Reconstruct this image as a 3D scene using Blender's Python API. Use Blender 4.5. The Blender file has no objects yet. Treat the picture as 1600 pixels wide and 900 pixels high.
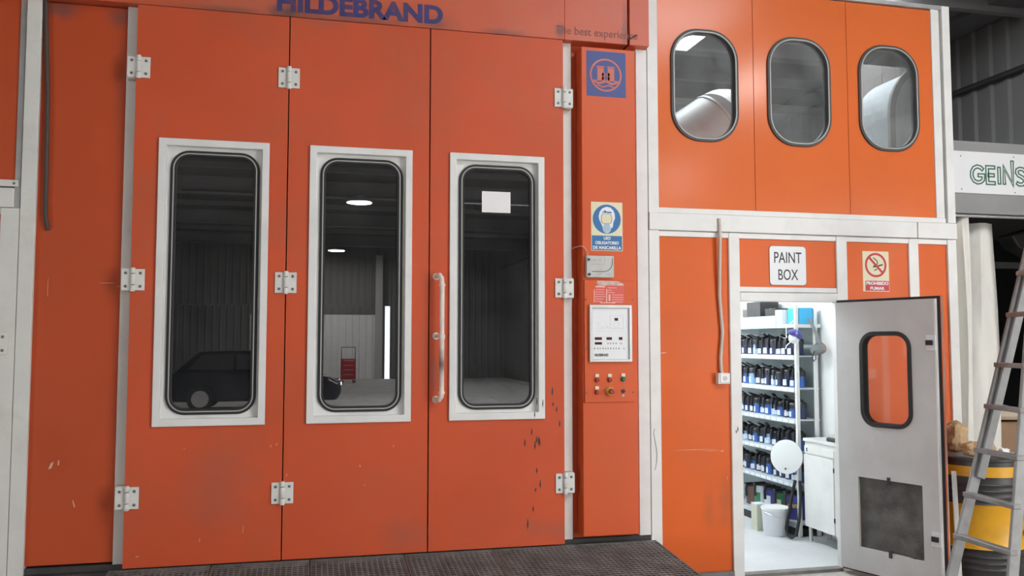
import bpy, math, random
from mathutils import Vector, Matrix, noise
random.seed(7)
SC = bpy.context.scene
COL = SC.collection
R = math.radians

# ------------------------------------------------------------------ camera, world, exposure
cam_d = bpy.data.cameras.new('camera')
cam_d.sensor_width = 36.0
cam_d.lens = 1343.1 / 1600 * 36.0
cam_d.clip_end = 200
cam = bpy.data.objects.new('camera', cam_d)
COL.objects.link(cam)
cam.location = (0, -5.65, 1.66)
cam.rotation_euler = (R(90 + 3.611), 0, R(-13.317))
SC.camera = cam

world = bpy.data.worlds.new('world')
SC.world = world
world.use_nodes = True
bgn = world.node_tree.nodes['Background']
bgn.inputs['Color'].default_value = (0.80, 0.88, 1.0, 1)
bgn.inputs['Strength'].default_value = 6.0

SC.view_settings.view_transform = 'Standard'
SC.view_settings.look = 'None'
SC.view_settings.gamma = 1.0
SC.view_settings.use_curve_mapping = False
SC.view_settings.exposure = 0.0

SKYLIGHT = 14.5      # daylight strength of the translucent roof sheets
LAMP = 220.0         # high-bay lamps
FILL = 8.4          # glow of unseen wall panels added to brighten the lower fronts
TUBE = 130.0         # fluorescent tubes of the mixing room

# ------------------------------------------------------------------ materials
MATS = {}
def mat(name, col, rough=0.5, metal=0.0, var=0.0, vscale=4.0, bump=0.0, bscale=60.0, emit=0.0, spec=0.5,
        dirt=None, dscale=1.5, damt=0.0, spots=None, spotcol=(0.05, 0.045, 0.05), coat=0.0, stretch=(1, 1, 1)):
    if name in MATS:
        return MATS[name]
    m = bpy.data.materials.new(name)
    m.use_nodes = True
    nt = m.node_tree
    N, L = nt.nodes, nt.links
    b = N['Principled BSDF']
    b.inputs['Roughness'].default_value = rough
    b.inputs['Metallic'].default_value = metal
    b.inputs['Specular IOR Level'].default_value = spec
    if coat:
        b.inputs['Coat Weight'].default_value = coat
        b.inputs['Coat Roughness'].default_value = 0.15
    c4 = (*col, 1)
    b.inputs['Base Color'].default_value = c4
    tc = N.new('ShaderNodeTexCoord')
    mp = N.new('ShaderNodeMapping')
    mp.inputs['Scale'].default_value = stretch
    L.new(tc.outputs['Object'], mp.inputs['Vector'])
    out = None
    def mix(fac_sock, a, bcol, blend='MIX'):
        x = N.new('ShaderNodeMix')
        x.data_type = 'RGBA'
        x.blend_type = blend
        L.new(fac_sock, x.inputs[0])
        if hasattr(a, 'links'):
            L.new(a, x.inputs[6])
        else:
            x.inputs[6].default_value = a
        x.inputs[7].default_value = bcol
        return x.outputs[2]
    cur = c4
    if var:
        n = N.new('ShaderNodeTexNoise')
        n.inputs['Scale'].default_value = vscale
        n.inputs['Detail'].default_value = 4
        L.new(mp.outputs[0], n.inputs['Vector'])
        r = N.new('ShaderNodeMapRange')
        r.inputs[1].default_value = 0.35
        r.inputs[2].default_value = 0.65
        L.new(n.outputs['Fac'], r.inputs[0])
        cur = mix(r.outputs[0], tuple(max(0, x * (1 - var)) for x in col) + (1,), tuple(min(1, x * (1 + var)) for x in col) + (1,))
    if damt:
        n = N.new('ShaderNodeTexNoise')
        n.inputs['Scale'].default_value = dscale
        n.inputs['Detail'].default_value = 6
        n.inputs['Roughness'].default_value = 0.62
        L.new(mp.outputs[0], n.inputs['Vector'])
        r = N.new('ShaderNodeMapRange')
        r.inputs[1].default_value = 0.48
        r.inputs[2].default_value = 0.75
        r.inputs[4].default_value = damt
        L.new(n.outputs['Fac'], r.inputs[0])
        cur = mix(r.outputs[0], cur, (*dirt, 1))
    if spots:
        n = N.new('ShaderNodeTexNoise')
        n.inputs['Scale'].default_value = 9
        n.inputs['Detail'].default_value = 5
        L.new(tc.outputs['Object'], n.inputs['Vector'])
        for (sx, sz, rx, rz, st) in spots:
            mm = N.new('ShaderNodeMapping')
            mm.vector_type = 'POINT'
            mm.inputs['Location'].default_value = (-sx / rx, 0, -sz / rz)
            mm.inputs['Scale'].default_value = (1 / rx, 0, 1 / rz)
            L.new(tc.outputs['Object'], mm.inputs['Vector'])
            ln = N.new('ShaderNodeVectorMath')
            ln.operation = 'LENGTH'
            L.new(mm.outputs[0], ln.inputs[0])
            ad = N.new('ShaderNodeMath')
            ad.operation = 'ADD'
            L.new(ln.outputs['Value'], ad.inputs[0])
            L.new(n.outputs['Fac'], ad.inputs[1])
            r = N.new('ShaderNodeMapRange')
            r.interpolation_type = 'SMOOTHSTEP'
            r.inputs[1].default_value = 1.5
            r.inputs[2].default_value = 0.45
            r.inputs[3].default_value = 0
            r.inputs[4].default_value = st
            L.new(ad.outputs[0], r.inputs[0])
            cur = mix(r.outputs[0], cur, (*spotcol, 1))
    if hasattr(cur, 'links'):
        L.new(cur, b.inputs['Base Color'])
    if bump:
        n = N.new('ShaderNodeTexNoise')
        n.inputs['Scale'].default_value = bscale
        n.inputs['Detail'].default_value = 3
        L.new(mp.outputs[0], n.inputs['Vector'])
        bp = N.new('ShaderNodeBump')
        bp.inputs['Strength'].default_value = bump
        bp.inputs['Distance'].default_value = 0.01
        L.new(n.outputs['Fac'], bp.inputs['Height'])
        L.new(bp.outputs[0], b.inputs['Normal'])
    if emit:
        b.inputs['Emission Color'].default_value = c4
        b.inputs['Emission Strength'].default_value = emit
    MATS[name] = m
    return m

def glass_mat(name, tint, refl, rough=0.0, haze=0.0, hazecol=(0.6, 0.62, 0.62)):
    m = bpy.data.materials.new(name)
    m.use_nodes = True
    nt = m.node_tree
    N, L = nt.nodes, nt.links
    N.remove(N['Principled BSDF'])
    tr = N.new('ShaderNodeBsdfTransparent')
    tr.inputs[0].default_value = (*tint, 1)
    gl = N.new('ShaderNodeBsdfGlossy')
    gl.inputs['Roughness'].default_value = rough
    fr = N.new('ShaderNodeFresnel')
    fr.inputs['IOR'].default_value = 1.5
    mu = N.new('ShaderNodeMath')
    mu.operation = 'MULTIPLY'
    mu.use_clamp = True
    mu.inputs[1].default_value = refl
    L.new(fr.outputs[0], mu.inputs[0])
    base = tr
    if haze:
        df = N.new('ShaderNodeBsdfDiffuse')
        df.inputs[0].default_value = (*hazecol, 1)
        mx0 = N.new('ShaderNodeMixShader')
        tc = N.new('ShaderNodeTexCoord')
        n = N.new('ShaderNodeTexNoise')
        n.inputs['Scale'].default_value = 5
        n.inputs['Detail'].default_value = 5
        L.new(tc.outputs['Object'], n.inputs['Vector'])
        r = N.new('ShaderNodeMapRange')
        r.inputs[1].default_value = 0.3
        r.inputs[2].default_value = 0.8
        r.inputs[3].default_value = haze * 0.4
        r.inputs[4].default_value = haze * 1.6
        L.new(n.outputs['Fac'], r.inputs[0])
        L.new(r.outputs[0], mx0.inputs[0])
        L.new(tr.outputs[0], mx0.inputs[1])
        L.new(df.outputs[0], mx0.inputs[2])
        base = mx0
    mx = N.new('ShaderNodeMixShader')
    L.new(mu.outputs[0], mx.inputs[0])
    L.new(base.outputs[0], mx.inputs[1])
    L.new(gl.outputs[0], mx.inputs[2])
    L.new(mx.outputs[0], N['Material Output'].inputs[0])
    MATS[name] = m
    return m

ORANGE_BOX = mat('orange_box', (0.72, 0.130, 0.024), 0.34, var=0.05, vscale=1.2, dirt=(0.50, 0.16, 0.07), damt=0.25, dscale=2.2, spec=0.2,
                 spots=[(2.90, 0.55, 0.10, 0.28, 0.30), (2.76, 0.50, 0.07, 0.24, 0.25)], spotcol=(0.22, 0.10, 0.06))
ORANGE_UP = mat('orange_upper', (0.73, 0.160, 0.042), 0.19, var=0.03, vscale=1.0, spec=0.28)
ORANGE_BOOTH = mat('orange_booth', (0.52, 0.078, 0.022), 0.42, var=0.06, vscale=1.5, spec=0.4,
                   spots=[(-1.50, 3.70, 0.16, 0.10, 0.65), (-1.17, 3.68, 0.12, 0.12, 0.55), (-1.14, 3.2, 0.06, 0.5, 0.2)], spotcol=(0.10, 0.07, 0.07))
ORANGE_DOOR = mat('orange_door', (0.62, 0.098, 0.036), 0.42, var=0.06, vscale=1.1, dirt=(0.46, 0.125, 0.07), damt=0.5, dscale=1.6, spec=0.3,
                  spots=[(0.62, 0.43, 0.28, 0.16, 0.28), (-0.5, 0.75, 0.30, 0.40, 0.22), (0.80, 1.45, 0.05, 0.18, 0.35), (1.60, 0.42, 0.30, 0.12, 0.3), (0.1, 3.72, 0.2, 0.05, 0.3)], spotcol=(0.20, 0.13, 0.11))
ORANGE_HEAD = mat('orange_header', (0.60, 0.115, 0.052), 0.40, var=0.06, vscale=1.4, dirt=(0.45, 0.17, 0.11), damt=0.5, dscale=2.0, spec=0.45,
                  spots=[(-0.17, 3.77, 0.22, 0.09, 0.85), (0.30, 3.75, 0.55, 0.05, 0.55), (0.80, 3.77, 0.20, 0.09, 0.6), (1.25, 3.75, 0.30, 0.04, 0.5),
                         (1.66, 3.80, 0.05, 0.08, 0.8), (-0.55, 3.75, 0.5, 0.04, 0.5), (2.13, 3.85, 0.03, 0.3, 0.6), (0.30, 3.83, 0.7, 0.10, 0.25)], spotcol=(0.09, 0.07, 0.07))
ORANGE_COL = mat('orange_column', (0.68, 0.118, 0.038), 0.36, var=0.04, vscale=1.3, spec=0.3)
WHITE = mat('white_metal', (0.80, 0.80, 0.78), 0.42, var=0.03, vscale=3, dirt=(0.55, 0.52, 0.48), damt=0.25, dscale=5)
WHITE_B = mat('white_metal_booth', (0.74, 0.74, 0.70), 0.45, var=0.04, vscale=3, dirt=(0.45, 0.42, 0.38), damt=0.35, dscale=6)
ALU = mat('aluminium', (0.62, 0.63, 0.63), 0.38, metal=0.8, var=0.06, vscale=10)
GREYSTRIP = mat('grey_strip', (0.20, 0.20, 0.19), 0.7, var=0.15, vscale=12)
BLACK = mat('black_rubber', (0.018, 0.018, 0.018), 0.55)
RUBBER = mat('grey_rubber', (0.055, 0.055, 0.054), 0.5, var=0.1)
LIP = mat('gasket_lip', (0.42, 0.42, 0.40), 0.4)
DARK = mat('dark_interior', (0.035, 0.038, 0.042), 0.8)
DARKSTEEL = mat('dark_steel', (0.05, 0.048, 0.047), 0.6, var=0.2, vscale=8)
GRATE = mat('grating_steel', (0.20, 0.188, 0.18), 0.6, metal=0.0, var=0.25, vscale=6)
CONCRETE = mat('concrete', (0.44, 0.415, 0.39), 0.75, var=0.12, vscale=1.5, dirt=(0.22, 0.21, 0.20), damt=0.5, dscale=2.5, bump=0.15)
CONC_PALE = mat('pale_floor', (0.66, 0.68, 0.69), 0.55, var=0.06, vscale=2, dirt=(0.42, 0.43, 0.44), damt=0.45, dscale=4)
KERB = mat('kerb', (0.20, 0.19, 0.18), 0.8, var=0.15, vscale=8)
ROOMWHITE = mat('room_white', (0.86, 0.88, 0.88), 0.6, var=0.02)
SHEETGREY = mat('sheet_grey', (0.095, 0.09, 0.086), 0.6, var=0.08, vscale=0.8)
SHEETWHITE = mat('sheet_white', (0.75, 0.75, 0.74), 0.5, var=0.04)
ROOF = mat('roof_dark', (0.085, 0.08, 0.08), 0.8, var=0.1)
STEEL = mat('hall_steel', (0.16, 0.155, 0.155), 0.6)
SKY = mat('skylight_sheet', (0.90, 0.95, 1.0), 0.6, emit=SKYLIGHT)
FILLM = mat('fill_light_sheet', (1.0, 0.975, 0.945), 0.6, emit=FILL)
LAMPM = mat('lamp_disc', (1.0, 0.97, 0.92), 0.5, emit=LAMP)
TUBEM = mat('tube_light', (0.93, 0.97, 1.0), 0.5, emit=TUBE)
GLASS_BOOTH = glass_mat('booth_glass', (0.55, 0.57, 0.60), 6.5, 0.0, haze=0.028)
GLASS_UP = glass_mat('upper_glass', (0.90, 0.92, 0.92), 2.0, 0.0, haze=0.13)  # haze also paints in reflected brightness on the panes
GLASS_DOOR = glass_mat('plastic_pane', (0.97, 0.96, 0.95), 1.3, 0.05)
BLUE = mat('print_blue', (0.060, 0.085, 0.27), 0.5)
NAVY = mat('navy_lettering', (0.055, 0.045, 0.17), 0.5, var=0.2, vscale=8, dirt=(0.20, 0.08, 0.07), damt=0.5, dscale=6)
FADED = mat('faded_lettering', (0.25, 0.075, 0.05), 0.5)
PINK = mat('print_pink', (0.62, 0.155, 0.10), 0.45)
SIGNBLUE = mat('sign_blue', (0.030, 0.165, 0.40), 0.5)
CREAM = mat('sign_cream', (0.78, 0.72, 0.50), 0.5)
SIGNWHITE = mat('sign_white', (0.84, 0.85, 0.87), 0.45)
PRINTBLACK = mat('print_black', (0.03, 0.03, 0.035), 0.5)
PRINTGREY = mat('print_grey', (0.35, 0.35, 0.35), 0.5)
SIGNRED = mat('sign_red', (0.55, 0.035, 0.055), 0.5)
STICKER = mat('sticker_pink', (0.72, 0.11, 0.09), 0.45)
STICKLINE = mat('sticker_print', (0.85, 0.45, 0.38), 0.5)
TAPE = mat('tape', (0.60, 0.42, 0.36), 0.5, var=0.2, vscale=30)
LED = mat('led_window', (0.06, 0.012, 0.016), 0.25)
RED = mat('button_red', (0.36, 0.03, 0.025), 0.4)
GREEN = mat('button_green', (0.015, 0.16, 0.10), 0.4)
YELLOW = mat('stop_yellow', (0.62, 0.33, 0.06), 0.5)
PLATEGREY = mat('plate_grey', (0.55, 0.55, 0.52), 0.45, var=0.05, vscale=20)
INNERGREY = mat('door_grey', (0.63, 0.63, 0.62), 0.5, var=0.05, vscale=2, dirt=(0.40, 0.39, 0.385), damt=0.3, dscale=3)
FILTER = mat('filter_fleece', (0.10, 0.098, 0.09), 0.9, var=0.25, vscale=9, dirt=(0.22, 0.215, 0.20), damt=0.7, dscale=6, bump=0.5)
PIPEW = mat('handle_paint', (0.80, 0.70, 0.63), 0.45, var=0.08, vscale=20, spots=[(0.83, 1.52, 0.10, 0.15, 0.9)], spotcol=(0.10, 0.05, 0.035))
CABLE = mat('cable_brown', (0.075, 0.055, 0.05), 0.6)
CABLEW = mat('cable_white', (0.60, 0.52, 0.46), 0.5)
PAPER = mat('white_paper', (0.85, 0.83, 0.83), 0.7)
KRAFT = mat('kraft_paper', (0.56, 0.39, 0.22), 0.75, var=0.12, vscale=14, bump=0.4, bscale=22)
CARD = mat('cardboard', (0.36, 0.22, 0.13), 0.8, var=0.06)
CURTAIN = mat('curtain_vinyl', (0.88, 0.86, 0.80), 0.5, var=0.05, vscale=2, dirt=(0.45, 0.38, 0.27), damt=0.45, dscale=2.2, stretch=(3, 3, 0.5))
DRUMY = mat('drum_yellow', (0.72, 0.36, 0.012), 0.38, dirt=(0.25, 0.14, 0.03), damt=0.35, dscale=5)
DRUMK = mat('drum_black', (0.028, 0.027, 0.028), 0.42, dirt=(0.10, 0.09, 0.085), damt=0.4, dscale=5)
LADDER = mat('ladder_aluminium', (0.26, 0.265, 0.265), 0.5, metal=0.1, var=0.12, vscale=10, dirt=(0.20, 0.19, 0.18), damt=0.4, dscale=9)
CANDARK = mat('can_lid_black', (0.016, 0.017, 0.020), 0.4)
CANBLUE = mat('can_blue', (0.030, 0.10, 0.36), 0.4)
CANNAVY = mat('can_navy', (0.012, 0.022, 0.075), 0.4)
CANLIGHT = mat('can_lightblue', (0.25, 0.45, 0.70), 0.4)
CANLAB = mat('can_label', (0.78, 0.83, 0.90), 0.5)
BOXBLUE = mat('box_blue', (0.04, 0.42, 0.72), 0.5, var=0.1)
PALEBLUE = mat('pale_blue_board', (0.45, 0.72, 0.80), 0.5, var=0.05)
PURPLE = mat('purple_plastic', (0.05, 0.045, 0.22), 0.4)
DUCT = mat('duct_sheet', (0.50, 0.52, 0.52), 0.45, metal=0.1, var=0.05, vscale=3)
GREENLET = mat('green_lettering', (0.05, 0.16, 0.10), 0.5)
CARPAINT = mat('car_paint', (0.012, 0.015, 0.025), 0.15, coat=0.6)
CHROME = mat('lamp_chrome', (0.8, 0.8, 0.82), 0.12, metal=1.0)

# ------------------------------------------------------------------ mesh builder
class M:
    def __init__(s):
        s.v, s.f = [], []
    def add(s, vs, fs):
        o = len(s.v)
        s.v += [tuple(p) for p in vs]
        s.f += [tuple(i + o for i in q) for q in fs]
        return s
    def box(s, x0, x1, y0, y1, z0, z1, mx=None):
        vs = [Vector(p) for p in ((x0, y0, z0), (x1, y0, z0), (x1, y1, z0), (x0, y1, z0), (x0, y0, z1), (x1, y0, z1), (x1, y1, z1), (x0, y1, z1))]
        if mx is not None:
            vs = [mx @ p for p in vs]
        return s.add(vs, [(0, 3, 2, 1), (4, 5, 6, 7), (0, 1, 5, 4), (1, 2, 6, 5), (2, 3, 7, 6), (3, 0, 4, 7)])
    def prism(s, poly, y0, y1, mx=None):
        """poly in (x, z), counter-clockwise seen from -y; y0 is the front (smaller y)"""
        n = len(poly)
        vs = [Vector((p[0], y0, p[1])) for p in poly] + [Vector((p[0], y1, p[1])) for p in poly]
        if mx is not None:
            vs = [mx @ p for p in vs]
        fs = [tuple(range(n)), tuple(range(2 * n - 1, n - 1, -1))]
        fs += [(i, i + n, (i + 1) % n + n, (i + 1) % n) for i in range(n)]
        return s.add(vs, fs)
    def ring(s, outer, inner, y0, y1, mx=None):
        n = len(outer)
        vs = [Vector((p[0], y, p[1])) for y in (y0, y1) for pl in (outer, inner) for p in pl]
        if mx is not None:
            vs = [mx @ p for p in vs]
        fs = []
        for i in range(n):
            j = (i + 1) % n
            fs += [(i, j, n + j, n + i), (2 * n + i, 3 * n + i, 3 * n + j, 2 * n + j), (i, 2 * n + i, 2 * n + j, j), (n + i, n + j, 3 * n + j, 3 * n + i)]
        return s.add(vs, fs)
    def tube(s, path, r, n=10, caps=True, rs=None):
        P = [Vector(p) for p in path]
        rows = []
        up = None
        for i, p in enumerate(P):
            t = (P[min(i + 1, len(P) - 1)] - P[max(i - 1, 0)]).normalized()
            if up is None:
                up = Vector((0, 0, 1)) if abs(t.z) < 0.9 else Vector((1, 0, 0))
            a = t.cross(up).normalized()
            b = a.cross(t).normalized()
            up = b
            rr = rs[i] if rs else r
            rows.append([p + a * math.cos(2 * math.pi * k / n) * rr + b * math.sin(2 * math.pi * k / n) * rr for k in range(n)])
        vs = [q for w in rows for q in w]
        fs = []
        for i in range(len(P) - 1):
            for k in range(n):
                k2 = (k + 1) % n
                fs.append((i * n + k, i * n + k2, (i + 1) * n + k2, (i + 1) * n + k))
        if caps:
            fs += [tuple(range(n - 1, -1, -1)), tuple((len(P) - 1) * n + k for k in range(n))]
        return s.add(vs, fs)
    def lathe(s, prof, n=24, mx=None, jit=None):
        """prof: (r, z) from bottom to top"""
        vs, fs = [], []
        for (r, z) in prof:
            for k in range(n):
                a = 2 * math.pi * k / n
                p = Vector((r * math.cos(a), r * math.sin(a), z))
                vs.append(mx @ p if mx is not None else p)
        for i in range(len(prof) - 1):
            for k in range(n):
                k2 = (k + 1) % n
                fs.append((i * n + k, i * n + k2, (i + 1) * n + k2, (i + 1) * n + k))
        fs += [tuple(range(n - 1, -1, -1)), tuple((len(prof) - 1) * n + k for k in range(n))]
        return s.add(vs, fs)
    def strip(s, path, w, y0, y1, closed=False, mx=None):
        """a flat stroke of width w along a path in (x, z)"""
        P = [Vector(p) for p in path]
        n = len(P)
        A, B = [], []
        for i in range(n):
            if closed:
                d0, d1 = (P[i] - P[i - 1]).normalized(), (P[(i + 1) % n] - P[i]).normalized()
            else:
                d0 = (P[i] - P[max(i - 1, 0)]).normalized() if i else (P[1] - P[0]).normalized()
                d1 = (P[min(i + 1, n - 1)] - P[i]).normalized() if i < n - 1 else d0
            t = (d0 + d1)
            t = t.normalized() if t.length > 1e-6 else d1
            nr = Vector((-t.y, t.x))
            k = 1 / max(0.45, nr.dot(Vector((-d1.y, d1.x))))
            A.append(P[i] - nr * w / 2 * k)
            B.append(P[i] + nr * w / 2 * k)
        for i in range(n if closed else n - 1):
            j = (i + 1) % n
            s.prism([A[i], A[j], B[j], B[i]], y0, y1, mx)
        return s
    def build(s, name, material, parent=None, smooth=False, bevel=0.0, kind=None, label=None, seg=1):
        me = bpy.data.meshes.new(name)
        me.from_pydata(s.v, [], s.f)
        me.materials.append(material)
        if smooth:
            me.polygons.foreach_set('use_smooth', [True] * len(me.polygons))
            try:
                me.set_sharp_from_angle(angle=R(38))
            except Exception:
                pass
        me.update()
        o = bpy.data.objects.new(name, me)
        COL.objects.link(o)
        if bevel:
            b = o.modifiers.new('edge', 'BEVEL')
            b.width = bevel
            b.segments = seg
            b.limit_method = 'ANGLE'
        if parent:
            attach(o, parent)
        if kind:
            o['kind'] = kind
        if label:
            o['label'] = label
        return o

def world_of(o):
    m = o.matrix_local.copy() if False else Matrix.LocRotScale(o.location, o.rotation_euler, o.scale)
    if o.parent:
        return world_of(o.parent) @ o.matrix_parent_inverse @ m
    return m
def attach(o, parent):
    o.parent = parent
    o.matrix_parent_inverse = world_of(parent).inverted()
def child(o, parent):                       # parts modelled in the parent's own coordinates
    o.parent = parent
    return o
def tag(o, label, cat=None, group=None, kind=None):
    o['label'] = label
    if cat: o['category'] = cat
    if group: o['group'] = group
    if kind: o['kind'] = kind
    return o
def empty(name, loc=(0, 0, 0), label=None, cat=None, group=None, kind=None, rz=0.0):
    o = bpy.data.objects.new(name, None)
    COL.objects.link(o)
    o.location = loc
    o.rotation_euler = (0, 0, rz)
    o.empty_display_size = 0.1
    if label: tag(o, label, cat, group, kind)
    return o
def copy_tree(o, parent=None):
    c = o.copy()
    COL.objects.link(c)
    c.parent = parent
    for ch in list(o.children):
        if ch != c:
            copy_tree(ch, c)
    return c
def rrect(x0, x1, z0, z1, r, k=8):
    pts = []
    for cx, cz, a0 in ((x1 - r, z1 - r, 0), (x0 + r, z1 - r, 90), (x0 + r, z0 + r, 180), (x1 - r, z0 + r, 270)):
        for i in range(k + 1):
            a = R(a0 + 90 * i / k)
            pts.append((cx + r * math.cos(a), cz + r * math.sin(a)))
    return pts
def rect_like(x0, x1, z0, z1, k=8):
    pts = []
    for p in ((x1, z1), (x0, z1), (x0, z0), (x1, z0)):
        pts += [p] * (k + 1)
    return pts
def rect(x0, x1, z0, z1):
    return [(x0, z0), (x1, z0), (x1, z1), (x0, z1)]
def circle(cx, cz, r, n=32, rz=None):
    return [(cx + r * math.cos(2 * math.pi * i / n), cz + (rz or r) * math.sin(2 * math.pi * i / n)) for i in range(n)]
def lettering(text, x0, x1, z0, z1, y, material, parent, name='lettering', bold=0.0, depth=0.0015, mx=None, kind=None):
    cu = bpy.data.curves.new('t', 'FONT')
    cu.body = text
    cu.offset = bold
    cu.resolution_u = 4
    ob = bpy.data.objects.new('t', cu)
    me = bpy.data.meshes.new_from_object(ob)
    xs = [v.co.x for v in me.vertices]
    ys = [v.co.y for v in me.vertices]
    ax, bx, ay, by = min(xs), max(xs), min(ys), max(ys)
    vs = []
    for v in me.vertices:
        p = Vector((x0 + (v.co.x - ax) / (bx - ax) * (x1 - x0), y, z0 + (v.co.y - ay) / (by - ay) * (z1 - z0)))
        vs.append(mx @ p if mx is not None else p)
    m = M()
    m.add(vs, [tuple(p.vertices) for p in me.polygons])
    bpy.data.objects.remove(ob)
    bpy.data.curves.remove(cu)
    bpy.data.meshes.remove(me)
    o = m.build(name, material, parent)
    sol = o.modifiers.new('thick', 'SOLIDIFY')
    sol.thickness = depth
    sol.offset = 0
    return o
def rod(m, p0, p1, w, d, upv=(0, 0, 1)):
    """a rectangular bar from p0 to p1, w along upv x t, d along the other axis"""
    p0, p1 = Vector(p0), Vector(p1)
    t = (p1 - p0).normalized()
    a = t.cross(Vector(upv)).normalized()
    b = a.cross(t)
    vs = [q + a * sx * w / 2 + b * sz * d / 2 for q in (p0, p1) for sx, sz in ((-1, -1), (1, -1), (1, 1), (-1, 1))]
    m.add(vs, [(0, 3, 2, 1), (4, 5, 6, 7), (0, 1, 5, 4), (1, 2, 6, 5), (2, 3, 7, 6), (3, 0, 4, 7)])
    return m

# ================================================================== THE HALL
HX0, HX1, HY0, HY1, HZ = -12.0, 9.0, -34.0, 8.5, 6.0
def struct(name, m, material, label, **k):
    o = m.build(name, material, **k)
    return tag(o, label, kind='structure')

struct('floor', M().box(HX0, HX1, HY0, HY1, -0.2, 0.0), CONCRETE, 'grey worn concrete floor of the workshop hall')

# roof: dark sheets with openings for the translucent skylight sheets, beams and purlins below
ceiling = empty('ceiling', (0, 0, HZ), 'dark sheet roof of the hall with steel beams and skylights', kind='structure')
SKYS = [(2.6, 7.0, 1.2, 3.3), (3.0, 5.45, -5.98, -3.95), (4.4, 6.8, -13.2, -12.3), (4.4, 6.8, -20.5, -18.4), (4.4, 6.8, -27.0, -25.0),  # first sheet added to brighten the space behind the upper windows
        (-2.6, -0.4, -13.2, -11.8), (0.5, 1.4, -8.0, -6.6), (-9.0, -7.0, -20.5, -18.4)]  # narrow sheet near the middle added to brighten the booth doors
ys = sorted({HY0, HY1} | {s[2] for s in SKYS} | {s[3] for s in SKYS})
for a, b in zip(ys[:-1], ys[1:]):
    cuts = sorted((s[0], s[1]) for s in SKYS if s[2] <= a and s[3] >= b)
    x = HX0
    for c0, c1 in cuts + [(HX1, HX1)]:
        if c0 - x > 0.01:
            M().box(x, c0, a, b, HZ, HZ + 0.06).build('roof_sheet', ROOF, ceiling)
        x = c1
for s in SKYS:
    M().box(s[0], s[1], s[2], s[3], HZ + 0.01, HZ + 0.05).build('skylight', SKY, ceiling)
for y in (-30, -24, -18, -12, 4.9):
    m = M()
    m.box(HX0, HX1, y - 0.10, y + 0.10, HZ - 0.03, HZ - 0.003)
    m.box(HX0, HX1, y - 0.012, y + 0.012, HZ - 0.40, HZ - 0.03)
    m.box(HX0, HX1, y - 0.10, y + 0.10, HZ - 0.43, HZ - 0.40)
    m.build('roof_beam', STEEL, ceiling)
for y in (-32, -28, -26, -22, -20, -16, -14, -10, -3.7, -2, 0.8, 3.4, 6.9):
    M().box(HX0, HX1, y - 0.05, y + 0.05, HZ - 0.14, HZ - 0.003).build('purlin', STEEL, ceiling)
for x in (8.35,):
    M().box(x, x + 0.5, HY0, HY1, HZ - 0.06, HZ - 0.003).build('eaves_sheet', ROOF, ceiling)

def corrugated(name, p0, p1, z0, z1, material, parent=None, pitch=0.30, depth=0.035):
    """trapezoidal sheet standing between two floor points, ribs upright"""
    a, b = Vector((*p0, 0)), Vector((*p1, 0))
    t = (b - a).normalized()
    n = Vector((t.y, -t.x, 0))
    L = (b - a).length
    pts, x = [], 0.0
    while x < L - 1e-3:
        for dx, d in ((0, 0), (pitch * 0.62, 0), (pitch * 0.72, depth), (pitch * 0.90, depth)):
            if x + dx <= L:
                pts.append(a + t * (x + dx) + n * d)
        x += pitch
    pts.append(b)
    k = len(pts)
    vs = [(p.x, p.y, z0) for p in pts] + [(p.x, p.y, z1) for p in pts]
    m = M()
    m.add(vs, [(i, i + 1, k + i + 1, k + i) for i in range(k - 1)])
    m.box(min(a.x, b.x) - (0.1 if t.x == 0 else 0), max(a.x, b.x) + (0.1 if t.x == 0 else 0), min(a.y, b.y) - (0.1 if t.y == 0 else 0), max(a.y, b.y) + (0.1 if t.y == 0 else 0), z0, z1) if False else None
    return m.build(name, material, parent)

w = empty('wall_right', (HX1, -5, 0), 'tall grey ribbed sheet wall of the hall behind the shop sign', kind='structure')
corrugated('ribbed_sheet', (HX1, HY1), (HX1, -6.0), 0, HZ, SHEETGREY, w)
corrugated('ribbed_sheet', (HX1, -6.0), (HX1, -12.0), 3.6, HZ, SHEETGREY, w)
corrugated('ribbed_sheet', (HX1, -12.0), (HX1, HY0), 0, HZ, SHEETGREY, w)
for i in range(6):  # glowing panels added out of view, light the lower fronts from the right
    M().box(HX1 + 0.01, HX1 + 0.04, -12.0, -6.0, 0.02 + i * 0.60, 0.60 + i * 0.60).build('fill_light_panel', FILLM, w)
M().tube([(HX1 - 0.07, HY1, 5.20), (HX1 - 0.07, HY0, 5.20)], 0.045, 8).build('dark_pipe', BLACK, w, smooth=True)
w = empty('wall_back', (0, HY0, 0), 'far ribbed hall wall with white lower sheets', kind='structure')
corrugated('ribbed_sheet', (HX1, HY0), (HX0, HY0), 3.3, HZ, STEEL, w)
corrugated('ribbed_sheet', (HX1, HY0), (3.62, HY0), 0, 3.3, STEEL, w)
corrugated('ribbed_sheet', (3.40, HY0), (HX0, HY0), 0, 3.3, STEEL, w)
corrugated('white_sheet', (3.05, HY0 + 0.05), (-2.5, HY0 + 0.05), 0, 2.9, SHEETWHITE, w)
M().box(2.95, 3.25, HY0 + 0.06, HY0 + 0.36, 0, HZ - 0.4).build('pillar', mat('pillar_grey', (0.45, 0.45, 0.45), 0.5), w)
w = empty('wall_left', (HX0, -5, 0), 'grey ribbed sheet wall with added glow panels on the far side of the hall', kind='structure')
corrugated('ribbed_sheet', (HX0, HY0), (HX0, -15.0), 0, HZ, SHEETGREY, w)
corrugated('ribbed_sheet', (HX0, -15.0), (HX0, -9.0), 3.6, HZ, SHEETGREY, w)
corrugated('ribbed_sheet', (HX0, -9.0), (HX0, HY1), 0, HZ, SHEETGREY, w)
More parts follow.
